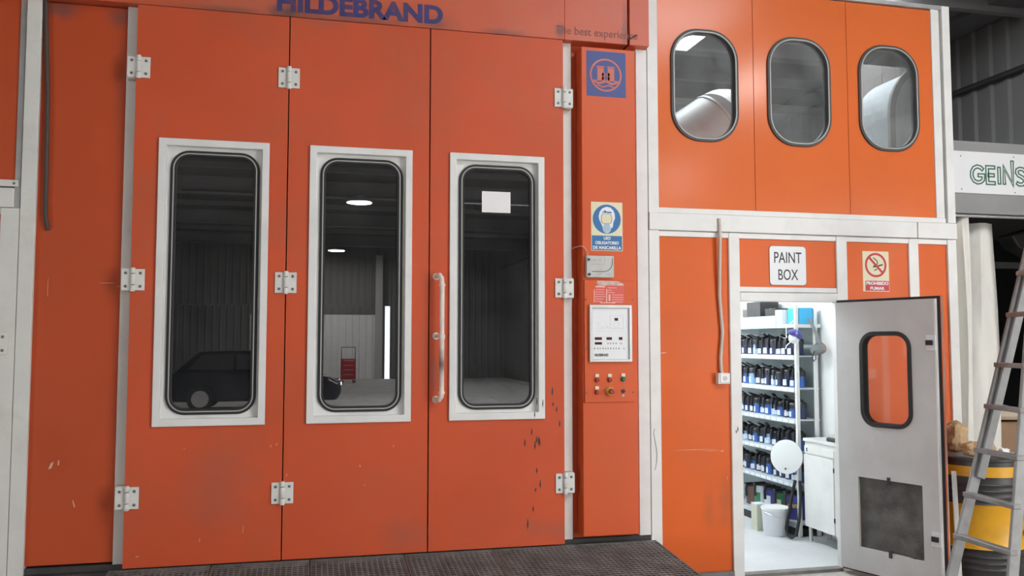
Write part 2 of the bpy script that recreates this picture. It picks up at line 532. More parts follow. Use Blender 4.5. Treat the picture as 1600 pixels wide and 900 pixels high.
for i in range(6):  # same added glow from the left side
    M().box(HX0 - 0.04, HX0 - 0.01, -15.0, -9.0, 0.02 + i * 0.60, 0.60 + i * 0.60).build('fill_light_panel', FILLM, w)
w = empty('wall_front', (0, HY1, 0), 'grey ribbed sheet wall behind the spray booth', kind='structure')
corrugated('ribbed_sheet', (HX0, HY1), (HX1, HY1), 0, HZ, SHEETGREY, w)

# high-bay lamps hanging from the roof
def high_bay(x, y, label, k=1.0):
    t = empty('high_bay_lamp', (x, y, HZ), label, 'lamp', 'high bay lamps under the hall roof')
    child(M().tube([(0, 0, -0.02), (0, 0, -0.30)], 0.012, 6).build('hanger', STEEL), t)
    child(M().lathe([(0.07, -0.30), (0.09, -0.28), (0.09, -0.22), (0.05, -0.2)], 16).build('gear_box', STEEL, smooth=True), t)
    child(M().lathe([(0.36 * k, -0.515), (0.365 * k, -0.51), (0.33 * k, -0.44), (0.22 * k, -0.35), (0.08, -0.30)], 24).build('reflector', ALU, smooth=True), t)
    child(M().lathe([(0.33 * k, -0.519), (0.33 * k, -0.516)], 24).build('lens', LAMPM), t)
high_bay(1.32, -18.2, 'round high bay lamp mirrored high in the middle booth window')
high_bay(1.10, -31.0, 'round high bay lamp mirrored lower in the middle booth window')
high_bay(6.34, -5.75, 'round high bay lamp hanging in front of the paint box', 0.7)
high_bay(8.35, -13.0, 'round high bay lamp by the ribbed hall wall', 0.9)

# ================================================================== SPRAY BOOTH FRONT
BZ = 0.335          # booth sill level
wb = empty('wall_booth', (0.3, 0, 0), 'orange panelled front of the spray booth with white posts', kind='structure')
M().box(-1.60, -1.118, 0.0, 0.05, BZ + 0.012, 3.735).build('side_panel', ORANGE_BOOTH, wb, bevel=0.002)
M().box(-3.6, 1.69, -0.085, 0.05, 3.742, 4.75).build('header_panel', ORANGE_HEAD, wb, bevel=0.003)
M().box(1.69, 2.150, -0.085, 0.05, 3.742, 4.75).build('header_panel', ORANGE_HEAD, wb, bevel=0.003)
M().box(2.166, 2.312, -0.085, 0.05, 3.742, 4.75).build('header_panel', ORANGE_HEAD, wb, bevel=0.003)
M().box(-1.118, -1.058, -0.02, 0.05, BZ, 3.742).build('post', WHITE_B, wb, bevel=0.003)
M().box(1.690, 1.755, -0.02, 0.05, BZ, 3.742).build('post', WHITE_B, wb, bevel=0.003)
M().box(2.236, 2.322, -0.015, 0.05, BZ, 3.742).build('post', WHITE, wb, bevel=0.003)
M().box(-1.683, -1.600, -0.03, 0.05, 0.0, 4.75).build('post', WHITE_B, wb, bevel=0.004)
M().box(-1.722, -1.690, -0.01, 0.05, 2.43, 4.75).build('post_strip', ALU, wb, bevel=0.002)
M().box(1.755, 2.236, 0.03, 0.05, BZ, 3.742).build('back_panel', ORANGE_COL, wb)
# sill channel under the doors
M().box(-1.60, 2.322, -0.005, 0.10, 0.0, BZ).build('sill', DARKSTEEL, wb, bevel=0.004)
M().box(-1.60, 2.322, -0.06, -0.005, 0.22, 0.30).build('sill_channel', DARKSTEEL, wb, bevel=0.004)
# lettering on the header
lettering('HILDEBRAND', -0.225, 0.845, 3.772, 3.900, -0.0865, NAVY, wb, bold=0.045)
lettering('The best experience', 1.625, 2.225, 3.765, 3.838, -0.0865, FADED, wb)

# dark booth cabin behind the doors
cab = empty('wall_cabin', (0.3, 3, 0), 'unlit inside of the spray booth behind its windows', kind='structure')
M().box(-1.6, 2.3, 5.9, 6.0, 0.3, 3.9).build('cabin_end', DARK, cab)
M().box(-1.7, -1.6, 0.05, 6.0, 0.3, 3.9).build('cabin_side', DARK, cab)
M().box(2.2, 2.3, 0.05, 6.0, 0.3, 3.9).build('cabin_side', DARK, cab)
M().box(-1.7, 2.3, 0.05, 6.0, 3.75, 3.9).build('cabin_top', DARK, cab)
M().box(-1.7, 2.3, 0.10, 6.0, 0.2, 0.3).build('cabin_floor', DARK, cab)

# hinges --------------------------------------------------------------
def hinge(parent, x, z, y, split=True):
    h = M()
    h.box(-0.066, -0.010, -0.008, 0.0, -0.065, 0.065)
    h.box(0.010, 0.066, -0.008, 0.0, -0.065, 0.065)
    o = h.build('hinge', WHITE_B, bevel=0.002)
    o.location = (x, y, z)
    attach(o, parent)
    b = M()
    for z0, z1 in ((-0.072, -0.034), (-0.030, 0.034), (0.038, 0.072)):
        b.lathe([(0.013, z0), (0.015, z0 + 0.003), (0.015, z1 - 0.003), (0.013, z1)], 14, Matrix.Translation((0, -0.012, 0)))
    child(b.build('hinge_barrel', WHITE_B, smooth=True), o)
    for sx in (-0.040, 0.042):
        for sz in (-0.040, 0.040):
            child(M().lathe([(0.009, 0), (0.009, 0.003), (0.005, 0.006)], 10, Matrix.Translation((sx, -0.008, sz)) @ Matrix.Rotation(R(90), 4, 'X')).build('screw', ALU_DARK, smooth=True), o)
    return o
ALU_DARK = mat('screw_steel', (0.22, 0.21, 0.20), 0.4, metal=0.6)

# the three folding door leaves ----------------------------------------
DY = -0.085                    # front of the leaves
LEAVES = [('door_1', -1.050, -0.1455, -0.907, -0.253, 'orange folding booth door leaf hung on the outer post'),
          ('door_2', -0.1385, 0.7580, -0.006, 0.647, 'middle orange folding booth door leaf with lamps mirrored in its window'),
          ('door_3', 0.7660, 1.6780, 0.894, 1.540, 'orange booth door leaf with long white pipe handle')]
doors = []
for nm, x0, x1, fx0, fx1, lab in LEAVES:
    d = empty(nm, ((x0 + x1) / 2, 0, 0.33), lab, kind='structure')
    z0, z1 = 0.322, 3.738
    fz0, fz1 = 1.152, 2.912
    ix0, ix1, iz0, iz1 = fx0 + 0.044, fx1 - 0.044, fz0 + 0.046, fz1 - 0.044
    M().ring(rect(x0, x1, z0, z1), rect(ix0 - 0.004, ix1 + 0.004, iz0 - 0.004, iz1 + 0.004), DY, -0.025).build('leaf', ORANGE_DOOR, d, bevel=0.002)
    M().ring(rect(fx0, fx1, fz0, fz1), rect(ix0, ix1, iz0, iz1), DY - 0.016, DY - 0.0005).build('window_frame', WHITE, d, bevel=0.003)
    M().ring(rect(ix0 - 0.0035, ix1 + 0.0035, iz0 - 0.0035, iz1 + 0.0035), rect(ix0, ix1, iz0, iz1), DY - 0.0005, -0.040).build('reveal', WHITE, d)
    gx0, gx1, gz0, gz1 = ix0 + 0.030, ix1 - 0.022, iz0 + 0.028, iz1 - 0.030
    M().ring(rect_like(ix0, ix1, iz0, iz1), rrect(gx0, gx1, gz0, gz1, 0.105), -0.055, -0.045).build('inner_plate', WHITE, d)
    g = M().ring(rrect(gx0 - 0.008, gx1 + 0.008, gz0 - 0.008, gz1 + 0.008, 0.113), rrect(gx0 + 0.028, gx1 - 0.028, gz0 + 0.028, gz1 - 0.028, 0.077), -0.068, -0.040).build('gasket', BLACK, d, bevel=0.003)
    M().ring(rrect(gx0 + 0.008, gx1 - 0.008, gz0 + 0.008, gz1 - 0.008, 0.097), rrect(gx0 + 0.015, gx1 - 0.015, gz0 + 0.015, gz1 - 0.015, 0.09), -0.072, -0.066).build('gasket_lip', LIP, g)
    M().prism(rrect(gx0 + 0.02, gx1 - 0.02, gz0 + 0.02, gz1 - 0.02, 0.085), -0.052, -0.048).build('pane', GLASS_BOOTH, d)
    doors.append(d)
for z in (3.343, 2.037, 0.735):
    hinge(doors[0], -1.034, z, DY - 0.001)
    hinge(doors[1], -0.142, z - 0.004, DY - 0.001)
    hinge(doors[2], 1.680, z - 0.012, DY - 0.001)
# fixing blocks that carry the outer hinge plates on the posts
for z in (3.343, 2.037, 0.735):
    M().box(-1.104, -1.052, DY, -0.02, z - 0.07, z + 0.07).build('hinge_block', WHITE_B, wb, bevel=0.004)
    M().box(1.692, 1.744, DY, -0.02, z - 0.082, z + 0.058).build('hinge_block', WHITE_B, wb, bevel=0.004)
# pipe handle on the third leaf
hx, hy = 0.836, DY - 0.075
pm = M()
arc = lambda s, zc: [(0.806 + 0.0, DY, zc), (0.806, DY - 0.03, zc)]
path = [(0.808, DY - 0.001, 2.088), (0.811, DY - 0.030, 2.094), (0.822, DY - 0.062, 2.092), (0.833, DY - 0.075, 2.072), (hx, hy, 2.03),
        (hx, hy, 1.72), (hx, hy, 1.40), (hx, hy, 1.335), (0.833, DY - 0.075, 1.312), (0.822, DY - 0.062, 1.292), (0.811, DY - 0.030, 1.288), (0.808, DY - 0.001, 1.290)]
hd = M().tube(path, 0.0165, 12).build('door_handle', PIPEW, doors[2], smooth=True)
for z0, z1 in ((2.02, 2.035), (1.33, 1.345), (1.682, 1.712)):
    M().tube([(hx, hy, z0), (hx, hy, z1)], 0.0205, 12).build('pipe_collar', PIPEW, hd, smooth=True)
M().tube([(0.808, DY, 1.70), (0.822, DY - 0.05, 1.70), (hx - 0.004, hy + 0.012, 1.698)], 0.014, 10).build('stay', PIPEW, hd, smooth=True)
for z in (2.088, 1.70, 1.290):
    M().lathe([(0.024, 0), (0.022, 0.006)], 14, Matrix.Translation((0.808, DY, z)) @ Matrix.Rotation(R(90), 4, 'X')).build('foot_plate', PIPEW, hd, smooth=True)
# run of dried paint drips on the third leaf
m = M()
for (px, pz, L) in ((1.452, 1.05, .04), (1.486, 1.00, .035), (1.50, 0.99, .045), (1.405, 0.98, .04), (1.475, 0.955, .05), (1.506, 0.975, .045), (1.487, 0.80, .03), (1.51, 0.70, .05), (1.462, 0.55, .03), (1.424, 0.44, .06), (1.478, 0.68, .02),
                    (1.50, 1.17, .03), (1.595, 1.31, .05), (1.625, 1.20, .03), (1.645, 1.10, .04), (1.60, 1.24, .02)):
    m.prism([(px - .0015, pz + L), (px - .006, pz + L * .3), (px - .001, pz - .01), (px + .004, pz + L * .35), (px + .002, pz + L)], DY - 0.002, DY - 0.0002)
m.build('paint_drips', PRINTBLACK, doors[2], kind='stuff', label='thin dark dried paint drips')
m = M()
for (px, pz, L) in ((1.483, 1.245, .05), (1.524, 1.235, .045), (1.468, 1.168, .03)):
    m.prism([(px - .0015, pz + L), (px - .004, pz + L * .3), (px, pz - .008), (px + .003, pz + L * .35), (px + .002, pz + L)], DY - 0.0175, DY - 0.0161)
m.build('paint_drips', PRINTBLACK, doors[2], kind='stuff', label='thin dark dried paint drips')
# paint chips and scratches that show pale primer
m = M()
CH = mat('pale_chip', (0.72, 0.42, 0.30), 0.6)
for (px, pz, w_, h_, a) in ((0.54, 1.00, .006, .016, -15), (0.33, 0.88, .008, .018, -30), (0.36, 0.76, .005, .012, 10), (-0.118, 0.84, .006, .02, -5), (-0.62, 0.47, .004, .03, 3), (-0.37, 0.52, .004, .05, 2), (-0.97, 0.39, .02, .008, 0), (-0.72, 1.02, .006, .006, 0), (-0.18, 1.03, .006, .02, 20), (-0.215, 1.02, .005, .02, 10)):
    mx = Matrix.Translation((px, 0, pz)) @ Matrix.Rotation(R(a), 4, 'Y')
    m.prism([(-w_ / 2, -h_ / 2), (w_ / 3, -h_ / 3), (w_ / 2, h_ / 2), (-w_ / 5, h_ / 4)], DY - 0.0012, DY - 0.0001, mx)
m.build('paint_chips', CH, doors[1], kind='stuff', label='small pale paint chips')
m = M()
for (px, pz, w_, h_, a) in ((-1.475, 0.93, .02, .05, 12), (-1.435, 0.945, .01, .035, -5), (-1.345, 0.70, .01, .05, -20), (-1.525, 1.99, .003, .12, 0), (-1.20, 2.02, .10, .004, 0), (-1.12, 2.0, .05, .004, 0)):
    mx = Matrix.Translation((px, 0, pz)) @ Matrix.Rotation(R(a), 4, 'Y')
    m.prism([(-w_ / 2, -h_ / 2), (w_ / 3, -h_ / 3), (w_ / 2, h_ / 2), (-w_ / 5, h_ / 4)], -0.0012, -0.0001, mx)
m.build('paint_chips', CH, wb, kind='stuff', label='small pale paint chips')

# paper and cardboard at the third window
tag(M().box(1.118, 1.314, -0.0532, -0.0524, 2.528, 2.670).build('paper_sheet', PAPER), 'blank white paper sheet stuck to the booth window beside the handle', 'paper')
cb = M()
cb.box(-0.16, 0.16, -0.01, 0.01, -0.06, 0.06, Matrix.Translation((1.40, 0.62, 1.28)) @ Matrix.Rotation(R(28), 4, 'Y'))
tag(cb.build('cardboard_strip', CARD), 'torn cardboard strip seen low inside the booth window beside the handle', 'cardboard')

# door leaf of the neighbouring booth at the left edge
d5 = empty('door_5', (-2.2, 0, 0), 'white framed orange door of the neighbouring cabin at the photo edge', kind='structure')
M().box(-3.6, -1.722, 0.0, 0.05, 2.628, 4.75).build('upper_panel', ORANGE_BOOTH, d5)
rl = M().box(-3.6, -1.700, -0.02, 0.0, 2.588, 2.628).build('upper_rail', WHITE_B, d5, bevel=0.003)
M().lathe([(0.008, 0), (0.008, 0.003), (0.004, 0.005)], 10, Matrix.Translation((-1.722, -0.02, 2.607)) @ Matrix.Rotation(R(90), 4, 'X')).build('screw', ALU_DARK, rl)
M().box(-3.6, -1.722, -0.02, 0.05, 2.462, 2.580).build('cross_rail', WHITE_B, d5, bevel=0.004)
M().box(-1.722, -1.690, 0.01, 0.05, 2.40, 2.588).build('rail_gap', DARKSTEEL, d5)
M().box(-1.787, -1.686, -0.025, 0.05, 0.06, 2.458).build('stile', WHITE_B, d5, bevel=0.003)
M().box(-3.6, -1.787, -0.01, 0.05, 0.06, 2.42).build('leaf_panel', ORANGE_BOOTH, d5)
M().box(-3.6, -1.787, -0.02, -0.01, 2.42, 2.458).build('top_rail', WHITE_B, d5, bevel=0.002)
M().box(-3.6, -1.787, -0.02, -0.01, 1.93, 1.99).build('mid_rail', WHITE_B, d5, bevel=0.002)
M().box(-3.6, -1.795, -0.013, -0.010, 1.20, 1.93).build('dark_pane', DARK, d5)
hinge(d5, -1.790, 1.652, -0.026)

# control column --------------------------------------------------------
CY = -0.10
cc = empty('control_column', (2.0, 0, 0.36), 'tall orange control column with display, push buttons and blue emblem', 'control cabinet')
M().box(1.804, 2.199, CY, 0.028, 0.365, 3.700).build('body', ORANGE_COL, cc, bevel=0.006, seg=2)
em = M().prism(rect(1.842, 2.128, 3.356, 3.674), CY - 0.0015, CY - 0.0003).build('emblem', BLUE, cc, label='square blue emblem with a castle in a ring')
m = M()
ye0, ye1 = CY - 0.003, CY - 0.0015
ex, ez = 1.981, 3.508
m.ring(circle(ex, ez, 0.116, 40), circle(ex, ez, 0.104, 40), ye0, ye1)
for sx in (-1, 1):
    m.prism(rect(ex + sx * 0.038 - 0.024, ex + sx * 0.038 + 0.024, ez - 0.036, ez + 0.050), ye0, ye1)
    m.prism(rect(ex + sx * 0.038 - 0.028, ex + sx * 0.038 + 0.028, ez + 0.054, ez + 0.062), ye0, ye1)
    m.prism([(ex + sx * 0.016 - 0.012, ez - 0.006), (ex + sx * 0.016 + 0.012, ez - 0.006), (ex + sx * 0.016 + 0.012, ez + 0.016), (ex + sx * 0.016 - 0.012, ez + 0.012)], ye0, ye1)
    m.prism(rect(ex + sx * 0.018 - 0.010, ex + sx * 0.018 + 0.010, ez - 0.036, ez - 0.012), ye0, ye1)
wave = [(ex - 0.094 + 0.188 * i / 24, ez - 0.052 + 0.007 * math.cos(i / 24 * 4 * math.pi)) for i in range(25)]
m.strip(wave, 0.014, ye0, ye1)
wave = [(ex - 0.066 + 0.132 * i / 20, ez - 0.078 + 0.006 * math.cos(i / 20 * 3 * math.pi)) for i in range(21)]
m.strip(wave, 0.008, ye0, ye1)
m.prism(rect(ex - 0.080, ex + 0.080, ez - 0.041, ez - 0.036), ye0, ye1)
m.build('emblem_print', PINK, em)
# control plate
PY = CY - 0.012
pl = M().box(1.814, 2.168, PY, CY - 0.0002, 1.256, 2.083).build('control_plate', ORANGE_COL, cc, bevel=0.002)
for sx in (1.826, 2.158):
    for sz in (1.32, 1.62, 1.95):
        M().lathe([(0.006, 0), (0.006, 0.002), (0.003, 0.004)], 8, Matrix.Translation((sx, PY, sz)) @ Matrix.Rotation(R(90), 4, 'X')).build('screw', ALU_DARK, pl)
st = M().prism(rect(1.880, 2.100, 1.925, 2.045), PY - 0.001, PY - 0.0001).build('instruction_sticker', STICKER, cc, label='pink instruction sticker with pale lines')
m = M()
for i, (a, b) in enumerate(((1.895, 1.955), (1.888, 1.955), (1.888, 1.962), (1.888, 1.962), (1.888, 1.95), (1.888, 1.94))):
    m.prism(rect(a, b, 2.015 - i * 0.016, 2.019 - i * 0.016), PY - 0.0018, PY - 0.001)
for i, (a, b) in enumerate(((1.978, 2.045), (1.978, 2.010), (1.978, 2.03), (2.010, 2.092), (2.010, 2.092), (2.010, 2.092), (2.012, 2.088))):
    m.prism(rect(a, b, 2.028 - i * 0.016, 2.032 - i * 0.016), PY - 0.0018, PY - 0.001)
m.prism(rect(1.969, 1.976, 1.93, 2.02), PY - 0.0018, PY - 0.001)
m.prism(rect(1.986, 2.000, 1.94, 1.985), PY - 0.0018, PY - 0.001)
m.prism(rect(1.880, 1.886, 1.93, 2.018), PY - 0.0018, PY - 0.001)
m.prism(rect(1.895, 1.962, 2.032, 2.044), PY - 0.0018, PY - 0.001)
m.prism(rect(1.925, 2.035, 1.924, 1.931), PY - 0.0018, PY - 0.001)
m.build('sticker_print', STICKLINE, st)
M().prism([(1.903, 2.060), (1.915, 2.046), (2.095, 2.046), (2.098, 2.058), (2.075, 2.066), (2.06, 2.076), (1.905, 2.078)], PY - 0.0015, PY - 0.0001).build('tape_strip', TAPE, cc)
# display unit
ds = M().ring(rect(1.844, 2.148, 1.527, 1.914), rect(1.864, 2.128, 1.546, 1.892), PY - 0.020, PY - 0.0002).build('display_unit', ALU, cc, bevel=0.002)
FY = PY - 0.006
M().prism(rect(1.862, 2.130, 1.544, 1.894), FY, FY + 0.004).build('display_face', SIGNWHITE, ds)
for (a, b, c, d) in ((1.884, 1.935, 1.676, 1.694), (1.884, 1.935, 1.644, 1.661), (1.967, 2.006, 1.676, 1.694), (2.056, 2.082, 1.676, 1.695), (2.026, 2.051, 1.806, 1.825)):
    M().prism(rect(a, b, c, d), FY - 0.0015, FY - 0.0001).build('readout', LED, ds)
m = M()
for k, x in enumerate((1.978, 1.996, 2.016, 2.036, 2.072)):
    m.prism(circle(x, 1.652, 0.0045, 8, 0.007), FY - 0.001, FY - 0.0001)
for k, x in enumerate((1.882, 1.905, 1.922, 1.944, 1.962, 1.978, 1.997, 2.018, 2.036, 2.056, 2.092)):
    m.prism(circle(x, 1.618, 0.004 + 0.0015 * (k % 3 == 0), 8, 0.007), FY - 0.001, FY - 0.0001)
m.build('key_symbols', PRINTGREY, ds, kind='stuff')
m = M()
for z in (1.735, 1.755):
    m.prism(rect(1.882, 2.095, z, z + 0.0012), FY - 0.001, FY - 0.0001)
m.ring(rect(1.994, 2.088, 1.752, 1.842), rect(1.9955, 2.0865, 1.7535, 1.8405), FY - 0.001, FY - 0.0001)
m.ring(circle(2.040, 1.780, 0.021, 20), circle(2.040, 1.780, 0.0195, 20), FY - 0.001, FY - 0.0001)
for (x, z) in ((1.90, 1.79), (1.905, 1.775), (1.96, 1.77), (1.965, 1.76), (1.93, 1.757)):
    m.prism(rect(x, x + 0.016, z, z + 0.003), FY - 0.001, FY - 0.0001)
m.build('display_diagram', mat('faint_print', (0.62, 0.62, 0.62), 0.5), ds)
lettering('HILDEBRAND', 1.882, 1.980, 1.565, 1.583, FY - 0.0006, PRINTBLACK, ds, bold=0.045, depth=0.0008)
# push buttons with label tags
for (x, z, c) in ((1.899, 1.418, RED), (1.990, 1.418, RED), (2.086, 1.421, GREEN), (1.898, 1.336, RED)):
    b = M().lathe([(0.016, 0), (0.016, 0.006), (0.013, 0.007), (0.013, 0.020), (0.011, 0.022)], 16, Matrix.Translation((x, PY, z - 0.012)) @ Matrix.Rotation(R(90), 4, 'X')).build('push_button', c, cc, smooth=True)
    M().box(x - 0.014, x + 0.014, PY - 0.008, PY - 0.0002, z + 0.006, z + 0.028).build('button_tag', CREAM, b, bevel=0.002)
b = M().lathe([(0.031, 0), (0.031, 0.010), (0.027, 0.014)], 24, Matrix.Translation((1.990, PY, 1.330)) @ Matrix.Rotation(R(90), 4, 'X')).build('emergency_stop', YELLOW, cc, smooth=True)
M().lathe([(0.010, 0.014), (0.011, 0.030), (0.019, 0.034), (0.019, 0.046), (0.014, 0.051)], 20, Matrix.Translation((1.990, PY, 1.330)) @ Matrix.Rotation(R(90), 4, 'X')).build('mushroom_head', RED, b, smooth=True)
b = M().lathe([(0.013, 0), (0.013, 0.006), (0.009, 0.009)], 16, Matrix.Translation((2.087, PY, 1.330)) @ Matrix.Rotation(R(90), 4, 'X')).build('key_switch', DARKSTEEL, cc, smooth=True)
M().box(2.078, 2.096, PY - 0.003, PY - 0.0002, 1.292, 1.306).build('switch_tag', TAPE, b)
# inclined manometer on the column
mg = empty('manometer', (1.92, CY, 2.10), 'grey inclined manometer box with curved scale on the orange column', 'gauge')
gb = M().box(1.824, 2.020, CY - 0.035, CY - 0.0003, 2.098, 2.246).build('housing', PLATEGREY, mg, bevel=0.004, seg=2)
cur = [(1.862, 2.138), (1.92, 2.138), (1.955, 2.139), (1.978, 2.147), (1.998, 2.166), (2.006, 2.19), (2.007, 2.232)]
M().strip(cur, 0.004, CY - 0.037, CY - 0.0345).build('liquid_tube', PRINTBLACK, mg)
m = M()
for (a, b, c, d) in ((1.86, 1.95, 2.186, 2.188), (1.953, 1.955, 2.186, 2.232), (1.868, 1.90, 2.214, 2.219), (1.908, 1.926, 2.214, 2.219), (1.965, 1.985, 2.118, 2.122), (1.908, 1.925, 2.118, 2.123), (1.972, 1.982, 2.22, 2.225)):
    m.prism(rect(a, b, c, d), CY - 0.0362, CY - 0.0345)
m.build('scale_print', PRINTGREY, mg, kind='stuff')
for (x, z) in ((1.838, 2.218), (1.842, 2.118)):
    M().lathe([(0.009, 0), (0.009, 0.008), (0.006, 0.010)], 12, Matrix.Translation((x, CY - 0.035, z)) @ Matrix.Rotation(R(90), 4, 'X')).build('knob', DARKSTEEL, mg, smooth=True)
tb = [(1.838, CY - 0.016, 2.246), (1.834, CY - 0.018, 2.275), (1.815, CY - 0.02, 2.300), (1.79, CY - 0.01, 2.312), (1.765, CY + 0.05, 2.308), (1.757, 0.028, 2.30)]
M().tube(tb, 0.004, 8).build('hose', mat('hose_pink', (0.62, 0.36, 0.28), 0.4), mg, smooth=True)

# respirator sign -------------------------------------------------------
def sign(name, label, x0, x1, z0, z1, y, material, rad=None):
    s = empty(name, ((x0 + x1) / 2, y, z0), label, 'sign')
    poly = rrect(x0, x1, z0, z1, rad, 5) if rad else rect(x0, x1, z0, z1)
    M().prism(poly, y - 0.003, y - 0.0004).build('plate', material, s)
    return s
s = sign('mask_sign', 'cream and blue sign with respirator head requiring masks', 1.868, 2.095, 2.284, 2.620, CY, CREAM)
y0, y1 = CY - 0.0042, CY - 0.003
M().prism(circle(1.981, 2.502, 0.101, 40), y0, y1).build('blue_disc', SIGNBLUE, s)
M().prism(rect(1.873, 2.090, 2.288, 2.388), y0, y1).build('text_field', SIGNBLUE, s)
cx, cz = 1.982, 2.50
head = [(cx - .03, cz - .06), (cx - .042, cz - .03), (cx - .055, cz - .005), (cx - .06, cz + .02), (cx - .053, cz + .05), (cx - .035, cz + .075), (cx - .005, cz + .088), (cx + .025, cz + .083), (cx + .045, cz + .065), (cx + .056, cz + .04), (cx + .058, cz + .01), (cx + .045, cz - .02), (cx + .042, cz - .05), (cx + .028, cz - .062)]
M().prism(list(reversed(head)), y0 - 0.001, y0).build('head_print', SIGNWHITE, s)
M().prism([(cx - .042, cz + .045), (cx - .015, cz + .046), (cx + .035, cz + .043), (cx + .030, cz + .054), (cx - .005, cz + .054), (cx - .014, cz + .066), (cx - .024, cz + .054)], y0 - 0.002, y0 - 0.001).build('hair_print', SIGNBLUE, s)
m = M().ring(rrect(cx - .044, cx + .036, cz - .03, cz + .04, .02, 4), rrect(cx - .038, cx + .030, cz - .026, cz + .036, .018, 4), y0 - 0.002, y0 - 0.001)
m.build('visor_edge', PRINTGREY, s)
M().prism(rrect(cx - .038, cx + .030, cz - .026, cz + .036, .018, 4), y0 - 0.0018, y0 - 0.001).build('visor_print', CREAM, s)
M().prism(circle(cx - .002, cz - .062, .030, 20, .034), y0 - 0.0022, y0 - 0.001).build('filter_print', mat('print_pale_blue', (.45, .62, .72), .5), s)
m = M()
for k in range(5):
    m.prism(rect(cx - .022, cx + .018, cz - .078 + k * .011, cz - .075 + k * .011), y0 - 0.003, y0 - 0.0022)
m.build('filter_ribs', PRINTGREY, s)
lettering('USO', 1.957, 2.007, 2.360, 2.382, y0 - 0.001, SIGNWHITE, s, bold=0.03)
lettering('OBLIGATORIO', 1.896, 2.066, 2.328, 2.350, y0 - 0.001, SIGNWHITE, s, bold=0.03)
lettering('DE MASCARILLA', 1.880, 2.083, 2.294, 2.317, y0 - 0.001, SIGNWHITE, s, bold=0.03)

# brown hose at the left post
tag(M().tube([(-1.592, -0.02, 4.6), (-1.585, -0.02, 3.75), (-1.556, -0.018, 3.15), (-1.548, -0.018, 2.56), (-1.546, -0.018, 2.42), (-1.536, -0.016, 2.36), (-1.534, -0.002, 2.335)], 0.0125, 10).build('drain_hose', CABLE, smooth=True),
    'dark brown cable hanging down the orange panel by the outer post', 'cable')
# frayed wire at the header
tag(M().tube([(2.15, -0.09, 3.772), (2.19, -0.10, 3.80), (2.215, -0.105, 3.812)], 0.003, 6).build('wire_end', BLACK, smooth=True), 'short black wire end poking out beside the header seam', 'wire')

# ================================================================== RAMP GRATINGS
def ramp_z(y):
    return 0.316 + 0.080 * y
RY0, RY1 = -1.75, -0.07
slope = math.atan(0.080)
edges = [-1.13, -0.55, 0.03, 0.61, 1.19, 1.76, 2.332]
LB = (RY1 - RY0) / math.cos(slope)
GL = ['first grating panel of the ramp, below the hinge side door leaf', 'second grating panel of the ramp from the outer post', 'third grating panel of the ramp, below the middle door leaf',
      'fourth grating panel of the ramp, below the seam beside the pipe handle', 'fifth grating panel of the ramp, before the leaf with paint drips', 'last grating panel of the ramp, in front of the control column']
for i in range(6):
    x0, x1 = edges[i] + 0.003, edges[i + 1] - 0.003
    g = empty('floor_grating', ((x0 + x1) / 2, RY1, ramp_z(RY1)), GL[i], 'grating', 'steel gratings of the booth ramp')
    g.rotation_euler = (slope, 0, 0)
    hw = (x1 - x0) / 2
    f = M()
    f.box(-hw, -hw + 0.006, -LB, 0, -0.03, 0.002)
    f.box(hw - 0.006, hw, -LB, 0, -0.03, 0.002)
    f.box(-hw, hw, -0.006, 0, -0.03, 0.002)
    f.box(-hw, hw, -LB, -LB + 0.006, -0.03, 0.002)
    child(f.build('frame', GRATE), g)
    b = M()
    n = round((x1 - x0) / 0.033)
    for k in range(1, n):
        x = -hw + 2 * hw * k / n
        b.box(x - 0.0032, x + 0.0032, -LB + 0.006, -0.006, -0.028, 0.0)
    n = round(LB / 0.033)
    for k in range(1, n):
        y = -LB * k / n
        b.box(-hw + 0.006, hw - 0.006, y - 0.0040, y + 0.0040, -0.003, 0.0012)
    child(b.build('bearing_bars', GRATE, kind='stuff'), g)
mx = Matrix.Translation((0, RY1, ramp_z(RY1) - 0.035)) @ Matrix.Rotation(slope, 4, 'X')
rb = M().box(-1.13, 2.330, -LB, 0, -0.02, 0.0, mx)  # black sheet added so the gaps between the bars look shaded
tag(rb.build('ramp_shade_sheet', mat('gap_shade_black', (0.012, 0.011, 0.011), 0.9)), 'black sheet under the ramp gratings that paints in their shaded gaps', 'ramp')
rs = M()
for x in (-1.12, -0.55, 0.03, 0.61, 1.19, 1.76, 2.31):
    rs.box(x - 0.01, x + 0.01, -1.7, -0.2, 0.0, 0.12)
rs_o = rs.build('support_bars', DARKSTEEL, bpy.data.objects['ramp_shade_sheet'], kind='stuff')

